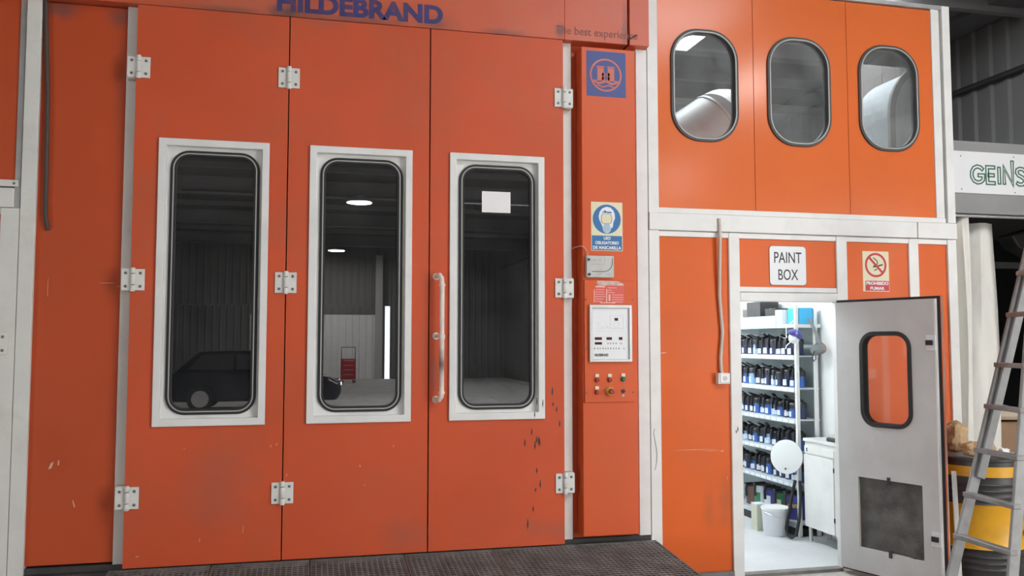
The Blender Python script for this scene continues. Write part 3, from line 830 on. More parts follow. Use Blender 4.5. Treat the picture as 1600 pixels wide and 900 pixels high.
# ================================================================== PAINT BOX FRONT
wp = empty('wall_paint_box', (3.6, 0, 0), 'orange panelled front of the paint box with white frame posts', kind='structure')
WIN = [(2.400, 3.164, 2.508, 3.040, 'rounded upper window showing the white duct behind it'),
       (3.168, 3.948, 3.274, 3.802, 'middle one of the three rounded upper windows'),
       (3.952, 4.697, 4.041, 4.571, 'rounded upper window beside the corner post')]
for i, (x0, x1, a, b, lab) in enumerate(WIN):
    z0, z1 = 3.106 + 0.004 * i, 3.934 + 0.002 * i
    M().ring(rect_like(x0, x1, 2.615, 4.252, 10), rrect(a + 0.012, b - 0.012, z0 + 0.012, z1 - 0.012, 0.215, 10), 0.0, 0.05).build('upper_panel', ORANGE_UP, wp, bevel=0.0015)
    w = empty('window_%d' % (i + 1), ((a + b) / 2, 0, z0), lab, kind='structure')
    g = M().ring(rrect(a, b, z0, z1, 0.222, 10), rrect(a + 0.030, b - 0.030, z0 + 0.030, z1 - 0.030, 0.194, 10), -0.014, 0.055).build('gasket', RUBBER, w, bevel=0.005, seg=2)
    M().ring(rrect(a + 0.017, b - 0.017, z0 + 0.017, z1 - 0.017, 0.207, 10), rrect(a + 0.026, b - 0.026, z0 + 0.026, z1 - 0.026, 0.198, 10), -0.018, -0.013).build('gasket_lip', LIP, g)
    M().prism(rrect(a + 0.022, b - 0.022, z0 + 0.022, z1 - 0.022, 0.20, 10), 0.018, 0.022).build('pane', GLASS_UP, w)
P = lambda nm, x0, x1, y0, y1, z0, z1, mt, bv=0.002: M().box(x0, x1, y0, y1, z0, z1).build(nm, mt, wp, bevel=bv)
P('post', 2.322, 2.404, -0.015, 0.05, 0.0, 4.31, WHITE, 0.003)
P('seam_strip', 2.3185, 2.3255, -0.0158, -0.014, BZ, 3.74, GREYSTRIP, 0)
P('upper_rail', 2.404, 4.775, -0.012, 0.05, 2.577, 2.615, WHITE)
P('upper_side_rail', 4.697, 4.770, -0.010, 0.05, 2.615, 4.258, WHITE)
P('upper_gap_strip', 4.770, 4.790, 0.012, 0.05, 2.577, 4.262, GREYSTRIP, 0)
P('corner_post', 4.790, 4.860, -0.02, 0.12, 2.577, 4.290, WHITE, 0.003)
P('roof_trim', 2.404, 4.790, -0.02, 0.10, 4.258, 4.290, ALU, 0.003)
P('beam', 2.3245, 4.5035, -0.03, 0.06, 2.452, 2.574, WHITE, 0.003)
P('beam', 4.5115, 4.8585, -0.03, 0.06, 2.452, 2.574, WHITE, 0.003)
P('beam_joint', 4.5035, 4.5115, -0.010, 0.05, 2.47, 2.56, GREYSTRIP, 0)
for (x0, x1) in ((2.404, 2.938), (3.022, 3.812), (3.900, 4.436), (4.521, 4.778)):
    P('lower_rail', x0, x1, -0.012, 0.05, 2.410, 2.449, WHITE)
P('panel', 2.404, 2.938, 0.0, 0.05, 0.055, 2.410, ORANGE_BOX, 0.0015)
P('panel', 3.022, 3.812, 0.0, 0.05, 2.060, 2.410, ORANGE_BOX, 0.0015)
P('panel', 3.900, 4.436, 0.0, 0.05, 0.055, 2.410, ORANGE_BOX, 0.0015)
P('panel', 4.521, 4.778, 0.0, 0.05, 0.055, 2.410, ORANGE_BOX, 0.0015)
P('panel_trim', 3.022, 3.812, -0.010, 0.05, 2.024, 2.060, WHITE)
P('lintel', 3.022, 3.812, -0.020, 0.05, 1.955, 2.020, WHITE, 0.003)
P('door_post', 2.938, 3.022, -0.018, 0.06, 0.0, 2.449, WHITE, 0.003)
P('door_post', 3.812, 3.900, -0.018, 0.06, 0.0, 2.449, WHITE, 0.003)
P('post', 4.436, 4.521, -0.015, 0.05, 0.0, 2.449, WHITE, 0.003)
P('end_post', 4.778, 4.857, -0.020, 0.12, 0.0, 2.449, WHITE, 0.003)
P('side_panel', 4.80, 4.855, 0.12, 3.4, 0.0, 2.45, WHITE)
P('side_panel', 4.80, 4.855, 0.12, 0.16, 2.45, 4.25, WHITE)
for (x0, x1) in ((2.404, 2.938), (3.900, 4.436), (4.521, 4.778)):
    P('base_kerb', x0, x1, -0.03, 0.05, 0.0, 0.055, KERB)
P('threshold', 3.022, 3.812, -0.012, 0.06, 0.0, 0.022, KERB)
# scratches on the lower panel
m = M()
for (px, pz, w_, h_) in ((2.66, 0.905, .34, .004), (2.78, 0.895, .16, .003), (2.43, 1.585, .06, .010), (2.87, 0.89, .03, .010), (2.905, 0.70, .003, .03)):
    m.prism([(px - w_ / 2, pz), (px, pz - h_ / 2), (px + w_ / 2, pz + h_ / 4), (px, pz + h_ / 2)], -0.0012, -0.0001)
m.build('paint_scratches', CH, wp, kind='stuff', label='pale scratches across the lower panel')
m = M()
m.tube([(2.352, -0.016, 1.062), (2.344, -0.017, 1.03), (2.355, -0.017, 0.97), (2.368, -0.017, 0.90), (2.366, -0.017, 0.84), (2.352, -0.016, 0.775)], 0.0014, 5)
m.build('marker_scrawl', PRINTBLACK, wp)
m = M()
for (px, pz, L) in ((2.972, 1.02, .02), (2.985, 1.03, .035)):
    m.prism([(px - .0015, pz + L), (px - .005, pz + L * .3), (px - .001, pz - .01), (px + .004, pz + L * .35)], -0.0195, -0.0181)
m.build('marker_ticks', PRINTBLACK, wp, kind='stuff')

# white cable with socket beside the doorway
tag(M().tube([(2.856, -0.034, 2.545), (2.857, -0.036, 2.50), (2.858, -0.040, 2.40), (2.856, -0.030, 2.20), (2.857, -0.018, 2.00), (2.868, -0.016, 1.85), (2.877, -0.016, 1.74), (2.870, -0.016, 1.65), (2.859, -0.016, 1.55), (2.862, -0.018, 1.46), (2.870, -0.020, 1.425)], 0.0125, 10).build('cable', CABLEW, smooth=True),
    'off white cable running down from the beam to the socket', 'cable')
so = empty('wall_socket', (2.868, 0, 1.365), 'small white surface socket beside the open doorway', 'socket')
M().box(2.823, 2.916, -0.050, -0.0005, 1.365, 1.442).build('housing', WHITE, so, bevel=0.006, seg=2)
M().box(2.836, 2.908, -0.056, -0.050, 1.373, 1.436).build('cover', SIGNWHITE, so, bevel=0.003)
M().prism(circle(2.872, 1.405, 0.017, 16), -0.058, -0.056).build('outlet', PLATEGREY, so)

# signs -------------------------------------------------------------------
s = sign('paint_box_sign', 'white rounded sign with black words above the doorway', 3.265, 3.567, 2.075, 2.366, 0, PRINTBLACK, 0.028)
M().prism(rrect(3.268, 3.564, 2.078, 2.363, 0.026, 5), -0.0045, -0.003).build('white_field', SIGNWHITE, s)
lettering('PAINT', 3.305, 3.527, 2.240, 2.320, -0.005, PRINTBLACK, s, bold=0.004)
lettering('BOX', 3.336, 3.497, 2.114, 2.193, -0.005, PRINTBLACK, s, bold=0.004)
s = sign('no_smoking_sign', 'cream and red no smoking sign on the orange panel over the open door', 4.040, 4.265, 2.040, 2.344, 0, CREAM)
cx, cz = 4.152, 2.240
M().ring(circle(cx, cz, 0.092, 40), circle(cx, cz, 0.076, 40), -0.0045, -0.003).build('red_ring', SIGNRED, s)
m = M().strip([(cx - 0.058, cz + 0.058), (cx + 0.058, cz - 0.058)], 0.016, -0.0055, -0.0042)
m.build('red_bar', SIGNRED, s)
m = M()
m.strip([(cx - 0.012, cz - 0.014), (cx + 0.060, cz + 0.004)], 0.011, -0.0042, -0.003)
m.build('cigarette_print', PRINTBLACK, s)
m = M()
m.strip([(cx - 0.02, cz + 0.055), (cx - 0.005, cz + 0.045), (cx + 0.012, cz + 0.030), (cx + 0.016, cz + 0.012), (cx + 0.004, cz + 0.002), (cx - 0.016, cz - 0.006), (cx - 0.022, cz - 0.02)], 0.007, -0.0042, -0.003)
m.strip([(cx - 0.015, cz - 0.040), (cx + 0.004, cz - 0.034), (cx + 0.012, cz - 0.028)], 0.007, -0.0042, -0.003)
m.build('smoke_print', PRINTBLACK, s)
M().prism(rect(4.060, 4.262, 2.046, 2.121), -0.0042, -0.003).build('text_field', SIGNRED, s)
lettering('PROHIBIDO', 4.066, 4.256, 2.090, 2.115, -0.0050, SIGNWHITE, s, bold=0.03)
lettering('FUMAR', 4.100, 4.222, 2.052, 2.077, -0.0050, SIGNWHITE, s, bold=0.03)

# open door of the paint box -------------------------------------------------
TH = R(70)
hp = Vector((3.812, -0.022, 0))
d4 = empty('door_4', hp, 'open grey paint box door with rounded window and dark vent flap', kind='structure')
d4.rotation_euler = (0, 0, -TH)
# local: +x along the leaf, -y = the side towards the camera (inner face)
def dpart(m, nm, mt, par=None, **k):
    o = m.build(nm, mt, **k)
    return child(o, par or d4)
gx0, gx1, gz0, gz1 = 0.196, 0.592, 1.066, 1.735
vx0, vx1, vz0, vz1 = 0.158, 0.642, 0.212, 0.706
def slab(z0, z1, x0, x1, y0, y1):
    """leaf with a rounded window hole and a square vent hole, as two stacked rings"""
    m = M()
    zs = 0.85
    m.ring(rect_like(x0, x1, zs, z1, 8), rrect(gx0 + 0.012, gx1 - 0.012, gz0 + 0.012, gz1 - 0.012, 0.10), y0, y1)
    m.ring(rect(x0, x1, z0, zs), rect(vx0, vx1, vz0, vz1), y0, y1)
    return m
dpart(slab(0.045, 1.950, 0.004, 0.770, -0.040, -0.020), 'inner_skin', INNERGREY)
dpart(slab(0.030, 1.968, 0.0, 0.790, -0.020, -0.012), 'edge_seal', BLACK)
dpart(slab(0.032, 1.966, 0.002, 0.788, -0.012, 0.010), 'outer_skin', ORANGE_BOX)
dpart(M().ring(rect(-0.001, 0.791, 0.028, 1.970), rect(0.012, 0.780, 0.045, 1.956), 0.001, 0.014), 'edge_profile', ALU)
dpart(M().ring(rrect(gx0, gx1, gz0, gz1, 0.112), rrect(gx0 + 0.030, gx1 - 0.030, gz0 + 0.030, gz1 - 0.030, 0.082), -0.050, 0.016), 'gasket', BLACK, bevel=0.004)
dpart(M().prism(rrect(gx0 + 0.02, gx1 - 0.02, gz0 + 0.02, gz1 - 0.02, 0.09), -0.018, -0.014), 'pane', GLASS_DOOR)
# vent with filter fleece sagging in it
k = 14
vs, fs = [], []
for j in range(k + 1):
    for i in range(k + 1):
        u, v = i / k, j / k
        fold = 0.006 * math.sin(9 * (u - v * 0.5)) + 0.014 * max(0, 1 - abs((u - 0.25) * 1.2 - (1 - v) * 0.75) * 6) + 0.012 * max(0, 1 - abs(u - 0.55 - (1 - v) * 0.28) * 9)
        top = -0.02 * max(0, v - 0.8) * 5
        vs.append((vx0 - 0.002 + (vx1 - vx0 + 0.004) * u, -0.0135 - fold + top * 0.2, vz0 - 0.002 + (vz1 - vz0 + 0.004) * v))
for j in range(k):
    for i in range(k):
        a = j * (k + 1) + i
        fs.append((a, a + 1, a + k + 2, a + k + 1))
fl = M()
fl.add(vs, fs)
vt = dpart(fl, 'vent_filter', FILTER, smooth=True)
dpart(M().box(vx0 - 0.001, vx1 + 0.001, 0.002, 0.009, vz0 - 0.001, vz1 + 0.001), 'vent_back', DARKSTEEL)
for zz in (vz1, vz0):
    dpart(M().box(0.388, 0.410, -0.048, -0.039, zz - 0.03, zz + 0.022), 'clip', DARKSTEEL)
for (a, b, c, d) in ((0.700, 0.768, 1.606, 1.706), (0.700, 0.768, 0.322, 0.418)):
    lt = dpart(M().box(a, b, -0.046, -0.040, c, d), 'latch', SIGNWHITE, bevel=0.002)
    zc = (c + d) / 2
    child(M().box(a + 0.002, b - 0.016, -0.058, -0.046, zc - 0.016, zc + 0.018).build('latch_bolt', BLACK, bevel=0.003), lt)
dpart(M().box(0.757, 0.769, -0.0425, -0.040, 0.05, 1.945), 'edge_strip', WHITE)
for z in (0.30, 1.0, 1.70):
    dpart(M().lathe([(0.010, z - 0.05), (0.010, z + 0.05)], 12, Matrix.Translation((0.0, 0.022, 0))), 'hinge', ALU, smooth=True)

# ================================================================== MIXING ROOM behind the doorway
RX0, RX1, RYB = 2.36, 4.30, 3.3
struct('wall_room_right', M().box(RX1, RX1 + 0.06, 0.06, RYB, 0.02, 2.45), ROOMWHITE, 'bright white side wall of the mixing room')
struct('wall_room_back', M().box(RX0, RX1, RYB, RYB + 0.06, 0.02, 2.45), ROOMWHITE, 'white end wall of the mixing room')
struct('wall_room_left', M().box(RX0, RX0 + 0.06, 0.06, RYB, 0.02, 2.45), ROOMWHITE, 'white wall of the mixing room beside the booth')
struct('ceiling_room', M().box(RX0, 4.80, 0.06, RYB + 0.06, 2.452, 2.52), ROOMWHITE, 'white ceiling of the mixing room')
struct('floor_room', M().box(RX0, RX1, 0.02, RYB, 0.0, 0.02), CONC_PALE, 'pale grey floor of the mixing room')
lin = empty('wall_room_front', (3.4, 0.07, 0), 'white lining added inside the mixing room front against orange bounce', kind='structure')
M().box(RX0 + 0.06, 2.93, 0.062, 0.072, 0.02, 2.45).build('bounce_lining', ROOMWHITE, lin)  # boards added to stop orange bounce from the panel backs
M().box(2.93, 3.905, 0.062, 0.072, 1.96, 2.45).build('bounce_lining', ROOMWHITE, lin)
M().box(3.905, RX1, 0.062, 0.072, 0.02, 2.45).build('bounce_lining', ROOMWHITE, lin)
def tube_lamp(x, y, label):
    t = empty('tube_lamp', (x, y, 2.45), label, 'lamp', 'tube lamps in the mixing room')
    child(M().box(-0.06, 0.06, -0.6, 0.6, -0.05, -0.002).build('housing', WHITE), t)
    child(M().tube([(0, -0.58, -0.07), (0, 0.58, -0.07)], 0.016, 10).build('tube', TUBEM, smooth=True), t)
tube_lamp(3.05, 0.95, 'white fluorescent tube lamp near the doorway of the mixing room')
tube_lamp(3.05, 2.35, 'white fluorescent tube lamp at the end of the mixing room')

# shelving -----------------------------------------------------------------
SX, SD = 4.05, 0.235
sh = empty('paint_shelf', (SX + 0.1, 1.7, 0.02), 'white metal shelf filled with rows of paint cans', 'shelf')
SY0, SY1 = 0.955, 2.75
for y in (SY0, SY1):
    for x in (SX - 0.004, SX + 0.175):
        M().box(x, x + 0.032, y - 0.014, y + 0.014, 0.021, 1.985).build('upright', WHITE, sh, bevel=0.003)
LEV = [1.545, 1.268, 1.000, 0.728, 0.460, 0.125]
m_lab = CANLAB
for i, z in enumerate(LEV):
    b = M().box(SX, SX + SD, SY0 + 0.014, SY1, z - 0.012, z).build('shelf_board', mat('shelf_grey', (0.62, 0.66, 0.68), 0.45), sh)
    M().box(SX - 0.008, SX, SY0 + 0.016, SY1, z - 0.036, z + 0.004).build('shelf_lip', mat('lip_grey', (0.55, 0.60, 0.62), 0.45), b)
    if i < 5:
        y = SY0 + 0.03
        while y < 2.1:
            M().box(SX - 0.0095, SX - 0.008, y, y + 0.075, z - 0.031, z - 0.006).build('price_label', m_lab, b)
            y += 0.098
M().box(SX - 0.004, SX + SD, SY0 + 0.014, SY1, 0.021, 0.085).build('plinth', BLACK, sh)
M().box(SX - 0.012, SX + SD, SY0 - 0.02, SY1, 1.785, 1.815).build('top_board', WHITE, sh)
M().box(SX - 0.016, SX - 0.012, SY0 + 0.28, SY1, 1.785, 1.895).build('top_fascia', PALEBLUE, sh)
M().box(SX + SD - 0.004, SX + SD, SY0 + 0.014, SY1, 0.085, 1.785).build('back_sheet', mat('back_grey', (0.36, 0.42, 0.43), 0.5), sh)

def can_proto(kind):
    body = {'navy': CANNAVY, 'blue': CANBLUE, 'light': CANLIGHT}[kind]
    t = empty('paint_can', (0, 0, -5), 'x', 'can')
    child(M().lathe([(0.041, 0), (0.043, 0.003), (0.042, 0.006), (0.042, 0.096), (0.040, 0.098)], 14).build('body', body, smooth=True), t)
    l = M()
    l.lathe([(0.045, 0.092), (0.046, 0.128), (0.040, 0.140), (0.020, 0.150)], 14)
    l.box(-0.056, 0.010, -0.013, 0.013, 0.138, 0.156)
    lid = child(l.build('stirrer_lid', CANDARK), t)
    hm = M().tube([(-0.046, 0, 0.146), (-0.054, 0, 0.150), (-0.060, 0, 0.105), (-0.056, 0, 0.060)], 0.010, 6)
    child(hm.build('pour_handle', CANDARK, smooth=True), t)
    lev = M()
    rod(lev, (0.020, 0.010, 0.150), (-0.066, -0.016, 0.186), 0.026, 0.010)
    child(lev.build('lever', CANDARK), t)
    lb = M()
    n = 5
    vs = []
    for i in range(n + 1):
        a = R(180 - 30 + 11 * i + 18)
        for z in (0.012, 0.062):
            vs.append((0.0428 * math.cos(a), 0.0428 * math.sin(a), z))
    lb.add(vs, [(2 * i, 2 * i + 2, 2 * i + 3, 2 * i + 1) for i in range(n)])
    child(lb.build('label', CANLAB), t)
    return t
protos = {k: can_proto(k) for k in ('navy', 'blue', 'light')}
ORD = ['first', 'second', 'third', 'fourth', 'fifth', 'sixth', 'seventh', 'eighth', 'ninth', 'tenth', 'eleventh', 'twelfth', 'thirteenth']
ROWN = ['top', 'second', 'third', 'fourth', 'fifth']
used = set()
rng = random.Random(4)
for r_, z in enumerate(LEV[:5]):
    y = SY0 + 0.085
    k = 0
    while y < 2.12:
        kind = rng.choice(['navy', 'navy', 'navy', 'blue', 'light'])
        p = protos[kind]
        c = p if kind not in used else copy_tree(p)
        used.add(kind)
        c.location = (SX + 0.085 + rng.uniform(-0.008, 0.012), y, z + 0.0005)
        c.rotation_euler = (0, 0, R(rng.uniform(-28, 28)))
        hs = rng.choice([0.92, 1.0, 1.06])
        c.scale = (1, 1, hs)
        c['label'] = '%s paint can with black lid, %s from the shelf post, %s shelf row' % ({'navy': 'dark navy', 'blue': 'blue', 'light': 'light blue'}[kind], ORD[k], ROWN[r_])
        c['group'] = '%s cans on the %s shelf row' % ({'navy': 'dark navy', 'blue': 'blue', 'light': 'light blue'}[kind], ROWN[r_])
        y += rng.uniform(0.093, 0.108)
        k += 1

# larger tins on the lowest board
def tin(x, y, z, r, h, mt, label, lab=None, lid=CANDARK, words=None):
    t = empty('paint_tin', (x, y, z + 0.0008), label, 'tin')
    child(M().lathe([(r - 0.003, 0), (r, 0.004), (r, h - 0.006), (r + 0.003, h), (r - 0.004, h + 0.004)], 20).build('body', mt, smooth=True), t)
    l = M()
    l.lathe([(r + 0.001, h + 0.004), (r + 0.001, h + 0.014), (r * 0.5, h + 0.022)], 20)
    l.box(-r - 0.02, 0.02, -0.016, 0.016, h + 0.016, h + 0.032)
    child(l.build('stirrer_lid', lid), t)
    child(M().tube([(-r - 0.016, -0.02, h + 0.02), (-r - 0.022, -0.02, h - 0.02), (-r - 0.018, -0.02, h - 0.09)], 0.012, 6).build('pour_handle', lid, smooth=True), t)
    if words:
        # words wrapped on the camera side of the tin
        lettering(words, -0.075, 0.075, h * 0.50, h * 0.66, -r - 0.001, mat('print_yellow', (0.80, 0.55, 0.02), 0.5), None, depth=0.001, bold=0.02)
        o = bpy.data.objects['lettering'] if False else COL.objects[-1]
        child(o, t)
        o.rotation_euler = (0, 0, R(-50))
    if lab:
        lb = M()
        vs = []
        for i in range(7):
            a = R(150 + 12 * i)
            for q in (0.15, 0.7):
                vs.append(((r + 0.0006) * math.cos(a), (r + 0.0006) * math.sin(a), h * q))
        lb.add(vs, [(2 * i, 2 * i + 2, 2 * i + 3, 2 * i + 1) for i in range(6)])
        child(lb.build('label', lab), t)
    return t
GREENL = mat('label_green', (0.03, 0.20, 0.08), 0.5)
CREAML = mat('label_cream', (0.62, 0.62, 0.50), 0.5)
PURL = mat('tin_violet', (0.06, 0.06, 0.30), 0.4)
tin(SX + 0.125, 1.93, LEV[5], 0.070, 0.165, mat('tin_brown', (0.16, 0.09, 0.07), 0.5), 'brown paint tin at the far end of the lowest board')
tin(SX + 0.125, 1.76, LEV[5], 0.075, 0.195, CANLAB, 'white paint tin with green label edge on the lowest board', GREENL)
tin(SX + 0.125, 1.58, LEV[5], 0.075, 0.195, PURL, 'violet blue paint tin with white label on the lowest board', CANLAB)
tin(SX + 0.125, 1.40, LEV[5], 0.075, 0.190, GREENL, 'green paint tin with cream label on the lowest board', CREAML)
tin(SX + 0.130, 1.20, LEV[5], 0.098, 0.205, PURL, 'large violet tin with yellow lettering on the lowest board', words='omne')

# bucket and carton on the floor
bk = empty('bucket', (3.915, 1.10, 0.02), 'white plastic bucket with lid standing on the mixing room floor', 'bucket')
child(M().lathe([(0.098, 0), (0.100, 0.004), (0.112, 0.215), (0.114, 0.225)], 24).build('body', mat('bucket_white', (0.80, 0.82, 0.86), 0.4), smooth=True), bk)
child(M().lathe([(0.118, 0.212), (0.119, 0.232), (0.112, 0.236), (0.104, 0.230)], 24).build('lid', ROOMWHITE, smooth=True), bk)
hb = [(0.118 * math.cos(R(a)), 0.118 * math.sin(R(a)), 0.2 - 0.04 * math.sin(R(a)) ** 2) for a in range(90, 271, 15)]
child(M().tube(hb, 0.003, 6).build('handle', ALU, smooth=True), bk)
ct = empty('filter_carton', (3.870, 1.30, 0.02), 'small cream and green carton beside the white bucket', 'carton')
child(M().box(-0.045, 0.045, -0.05, 0.05, 0, 0.225).build('box', CREAML, bevel=0.002), ct)
child(M().box(0.020, 0.0455, -0.0508, -0.0502, 0.01, 0.20).build('green_edge', GREENL), ct)
child(M().box(-0.046, 0.046, -0.051, 0.051, 0.2255, 0.232).build('lid', CANLAB), ct)

# white cabinet near the doorway
cbn = empty('work_cabinet', (4.16, 0.5, 0.02), 'white metal work cabinet with drawer standing along the room wall', 'cabinet')
CX0, CX1, CY0, CY1 = 4.058, 4.285, 0.14, 0.855
M().box(CX0, CX1, CY0, CY1, 0.155, 0.835).build('body', WHITE, cbn, bevel=0.004)
M().box(CX0 - 0.012, CX1, CY0 - 0.01, CY1 + 0.01, 0.836, 0.862).build('worktop', mat('worktop', (0.66, 0.66, 0.64), 0.5, var=0.1), cbn, bevel=0.003)
dr = M().box(CX0 - 0.012, CX0 - 0.001, 0.435, CY1 - 0.01, 0.742, 0.800).build('drawer', WHITE, cbn, bevel=0.002)
M().box(CX0 - 0.014, CX0 - 0.012, 0.80, 0.812, 0.755, 0.785).build('slot', BLACK, dr)
M().box(CX0 - 0.012, CX0 - 0.001, CY0, 0.425, 0.742, 0.800).build('drawer', WHITE, cbn, bevel=0.002)
dd = M().box(CX0 - 0.014, CX0 - 0.001, 0.440, CY1 - 0.004, 0.140, 0.730).build('cabinet_door', WHITE, cbn, bevel=0.002)
for z in (0.24, 0.63):
    M().box(CX0 - 0.016, CX0 - 0.004, 0.428, 0.440, z, z + 0.035).build('door_hinge', BLACK, dd)
M().box(CX0 - 0.014, CX0 - 0.001, CY0, 0.424, 0.140, 0.730).build('cabinet_door', WHITE, cbn, bevel=0.002)
for (x, y) in ((CX0 + 0.02, CY0 + 0.03), (CX0 + 0.02, CY1 - 0.03), (CX1 - 0.03, CY0 + 0.03), (CX1 - 0.03, CY1 - 0.03)):
    M().tube([(x, y, 0.021), (x, y, 0.156)], 0.016, 10).build('leg', ALU, cbn, smooth=True)
# scale on the worktop
wsc = empty('weighing_scale', (4.17, 0.48, 0.863), 'small grey weighing scale on the white cabinet top', 'scale')
child(M().box(-0.09, 0.10, -0.10, 0.10, 0.0, 0.028).build('base', BLACK, bevel=0.004), wsc)
child(M().box(-0.08, 0.09, -0.09, 0.09, 0.030, 0.062).build('pan', PLATEGREY, bevel=0.004), wsc)
# white dish hanging at the end of the cabinet
dm = Matrix.Translation((3.965, 0.985, 0.690)) @ Vector((-0.82, -0.56, 0.10)).to_track_quat('Z', 'Y').to_matrix().to_4x4()
ds_ = empty('plastic_funnel', (4.015, 0.885, 0.54), 'large white round plastic funnel hung beside the cabinet', 'funnel')
M().lathe([(0.016, -0.060), (0.020, -0.045), (0.09, -0.026), (0.134, -0.004), (0.140, 0.0), (0.136, 0.006), (0.09, 0.012), (0.02, 0.014)], 32, dm).build('bowl', ROOMWHITE, ds_, smooth=True)
M().ring(circle(0, 0, 0.143, 32), circle(0, 0, 0.133, 32), -0.006, 0.006, dm @ Matrix.Rotation(R(90), 4, 'X')).build('rim', ROOMWHITE, ds_, bevel=0.002)
M().lathe([(0.008, 0.012), (0.008, 0.02)], 10, dm @ Matrix.Translation((0.0, -0.10, 0))).build('hole', BLACK, ds_)
# black hose loop on the floor
tag(M().tube([(4.005, 0.925, 0.50), (3.985, 0.95, 0.36), (3.965, 0.975, 0.20), (3.95, 0.985, 0.09), (3.945, 0.96, 0.045), (3.95, 0.90, 0.036), (3.975, 0.875, 0.06), (4.005, 0.87, 0.20), (4.025, 0.88, 0.36), (4.03, 0.895, 0.50)], 0.013, 10).build('air_hose', BLACK, smooth=True), 'black air hose looping down to the floor beside the cabinet', 'hose')

# things on top of the shelf and hanging on it
def carton(name, label, x0, x1, y0, y1, z0, h, mt, cat='box', flap=None):
    t = empty(name, ((x0 + x1) / 2, (y0 + y1) / 2, z0), label, cat)
    M().box(x0, x1, y0, y1, z0 + 0.0005, z0 + h).build('carton_body', mt, t, bevel=0.003)
    M().box(x0 - 0.001, x1 + 0.001, (y0 + y1) / 2 - 0.012, (y0 + y1) / 2 + 0.012, z0 + h, z0 + h + 0.001).build('tape_strip', flap or PAPER, t)
    return t
carton('blue_carton', 'bright blue carton on top of the shelf end', SX + 0.035, SX + 0.168, SY0 - 0.012, SY0 + 0.17, 1.815, 0.14, BOXBLUE)
carton('white_carton', 'white carton on the shelf top beside the blue carton', SX - 0.010, SX + 0.12, SY0 + 0.19, SY0 + 0.30, 1.815, 0.13, ROOMWHITE)
carton('dark_carton', 'dark box standing on the far shelf top', SX + 0.01, SX + 0.20, 1.55, 1.80, 1.815, 0.22, DARKSTEEL)
carton('black_carton', 'black box on the shelf top behind the blue board', SX + 0.02, SX + 0.2, 1.30, 1.48, 1.815, 0.15, BLACK)
carton('grey_carton', 'grey box at the far end of the shelf top', SX + 0.0, SX + 0.18, 1.86, 2.05, 1.815, 0.16, PLATEGREY)
# respirator mask
rm = empty('respirator_mask', (4.0, 0.91, 1.63), 'white and purple respirator mask hanging on the shelf post', 'mask')
mk = Matrix.Translation((3.985, 0.865, 1.695)) @ Matrix.Rotation(R(-35), 4, 'Z') @ Matrix.Rotation(R(20), 4, 'X')
M().lathe([(0.018, -0.062), (0.036, -0.050), (0.046, -0.02), (0.046, 0.01), (0.034, 0.035), (0.012, 0.045)], 18, mk @ Matrix.Rotation(R(100), 4, 'X')).build('face_piece', ROOMWHITE, rm, smooth=True)
M().lathe([(0.030, 0.0), (0.040, 0.006), (0.040, 0.03), (0.030, 0.038)], 18, mk @ Matrix.Translation((0.025, -0.025, 0.03)) @ Matrix.Rotation(R(60), 4, 'Y')).build('filter_cap', PURPLE, rm, smooth=True)
M().lathe([(0.032, 0.0), (0.040, 0.006), (0.040, 0.026), (0.030, 0.034)], 18, mk @ Matrix.Translation((-0.005, -0.01, 0.04))).build('filter_cap', PURPLE, rm, smooth=True)
M().tube([(4.01, 0.92, 1.73), (4.04, 0.945, 1.79), (4.06, 0.93, 1.70), (4.045, 0.915, 1.66), (4.02, 0.90, 1.655)], 0.005, 6).build('strap', ROOMWHITE, rm, smooth=True)
M().tube([(3.975, 0.90, 1.665), (3.945, 0.92, 1.63), (3.95, 0.94, 1.605)], 0.005, 6).build('strap', ROOMWHITE, rm, smooth=True)
# wire hook
tag(M().tube([(4.045, 0.935, 1.86), (4.0, 0.985, 1.80), (3.99, 0.99, 1.798), (3.995, 1.0, 1.70), (3.97, 1.01, 1.695)], 0.004, 6).build('wire_hook', ROOMWHITE, smooth=True), 'thin white wire hook hanging over the shelf edge by the mask', 'hook')
# grey power sander hanging from its cord
sd = empty('orbital_sander', (4.2, 0.86, 1.57), 'grey orbital sander hanging on its cord by the room wall', 'tool')
smx = Matrix.Translation((4.185, 0.83, 1.600)) @ Matrix.Rotation(R(30), 4, 'Z') @ Matrix.Rotation(R(80), 4, 'Y')
M().lathe([(0.030, -0.06), (0.044, -0.05), (0.048, 0.0), (0.046, 0.04), (0.034, 0.058)], 18, smx).build('body', mat('tool_grey', (0.16, 0.175, 0.18), 0.5), sd, smooth=True)
M().lathe([(0.047, 0.030), (0.049, 0.045), (0.048, 0.060), (0.030, 0.066)], 18, smx).build('pad', mat('tool_rust', (0.30, 0.16, 0.13), 0.6), sd, smooth=True)
M().tube([(4.19, 0.83, 1.64), (4.185, 0.84, 1.72), (4.165, 0.87, 1.80), (4.15, 0.90, 1.86)], 0.016, 8, rs=[0.02, 0.016, 0.014, 0.014]).build('hose', mat('tool_grey'[:9], (0.16, 0.175, 0.18), 0.5), sd, smooth=True)
M().tube([(4.15, 0.80, 1.60), (4.125, 0.80, 1.57), (4.12, 0.81, 1.53), (4.135, 0.82, 1.50), (4.16, 0.82, 1.52), (4.155, 0.82, 1.57)], 0.004, 6).build('cord', BLACK, sd, smooth=True)

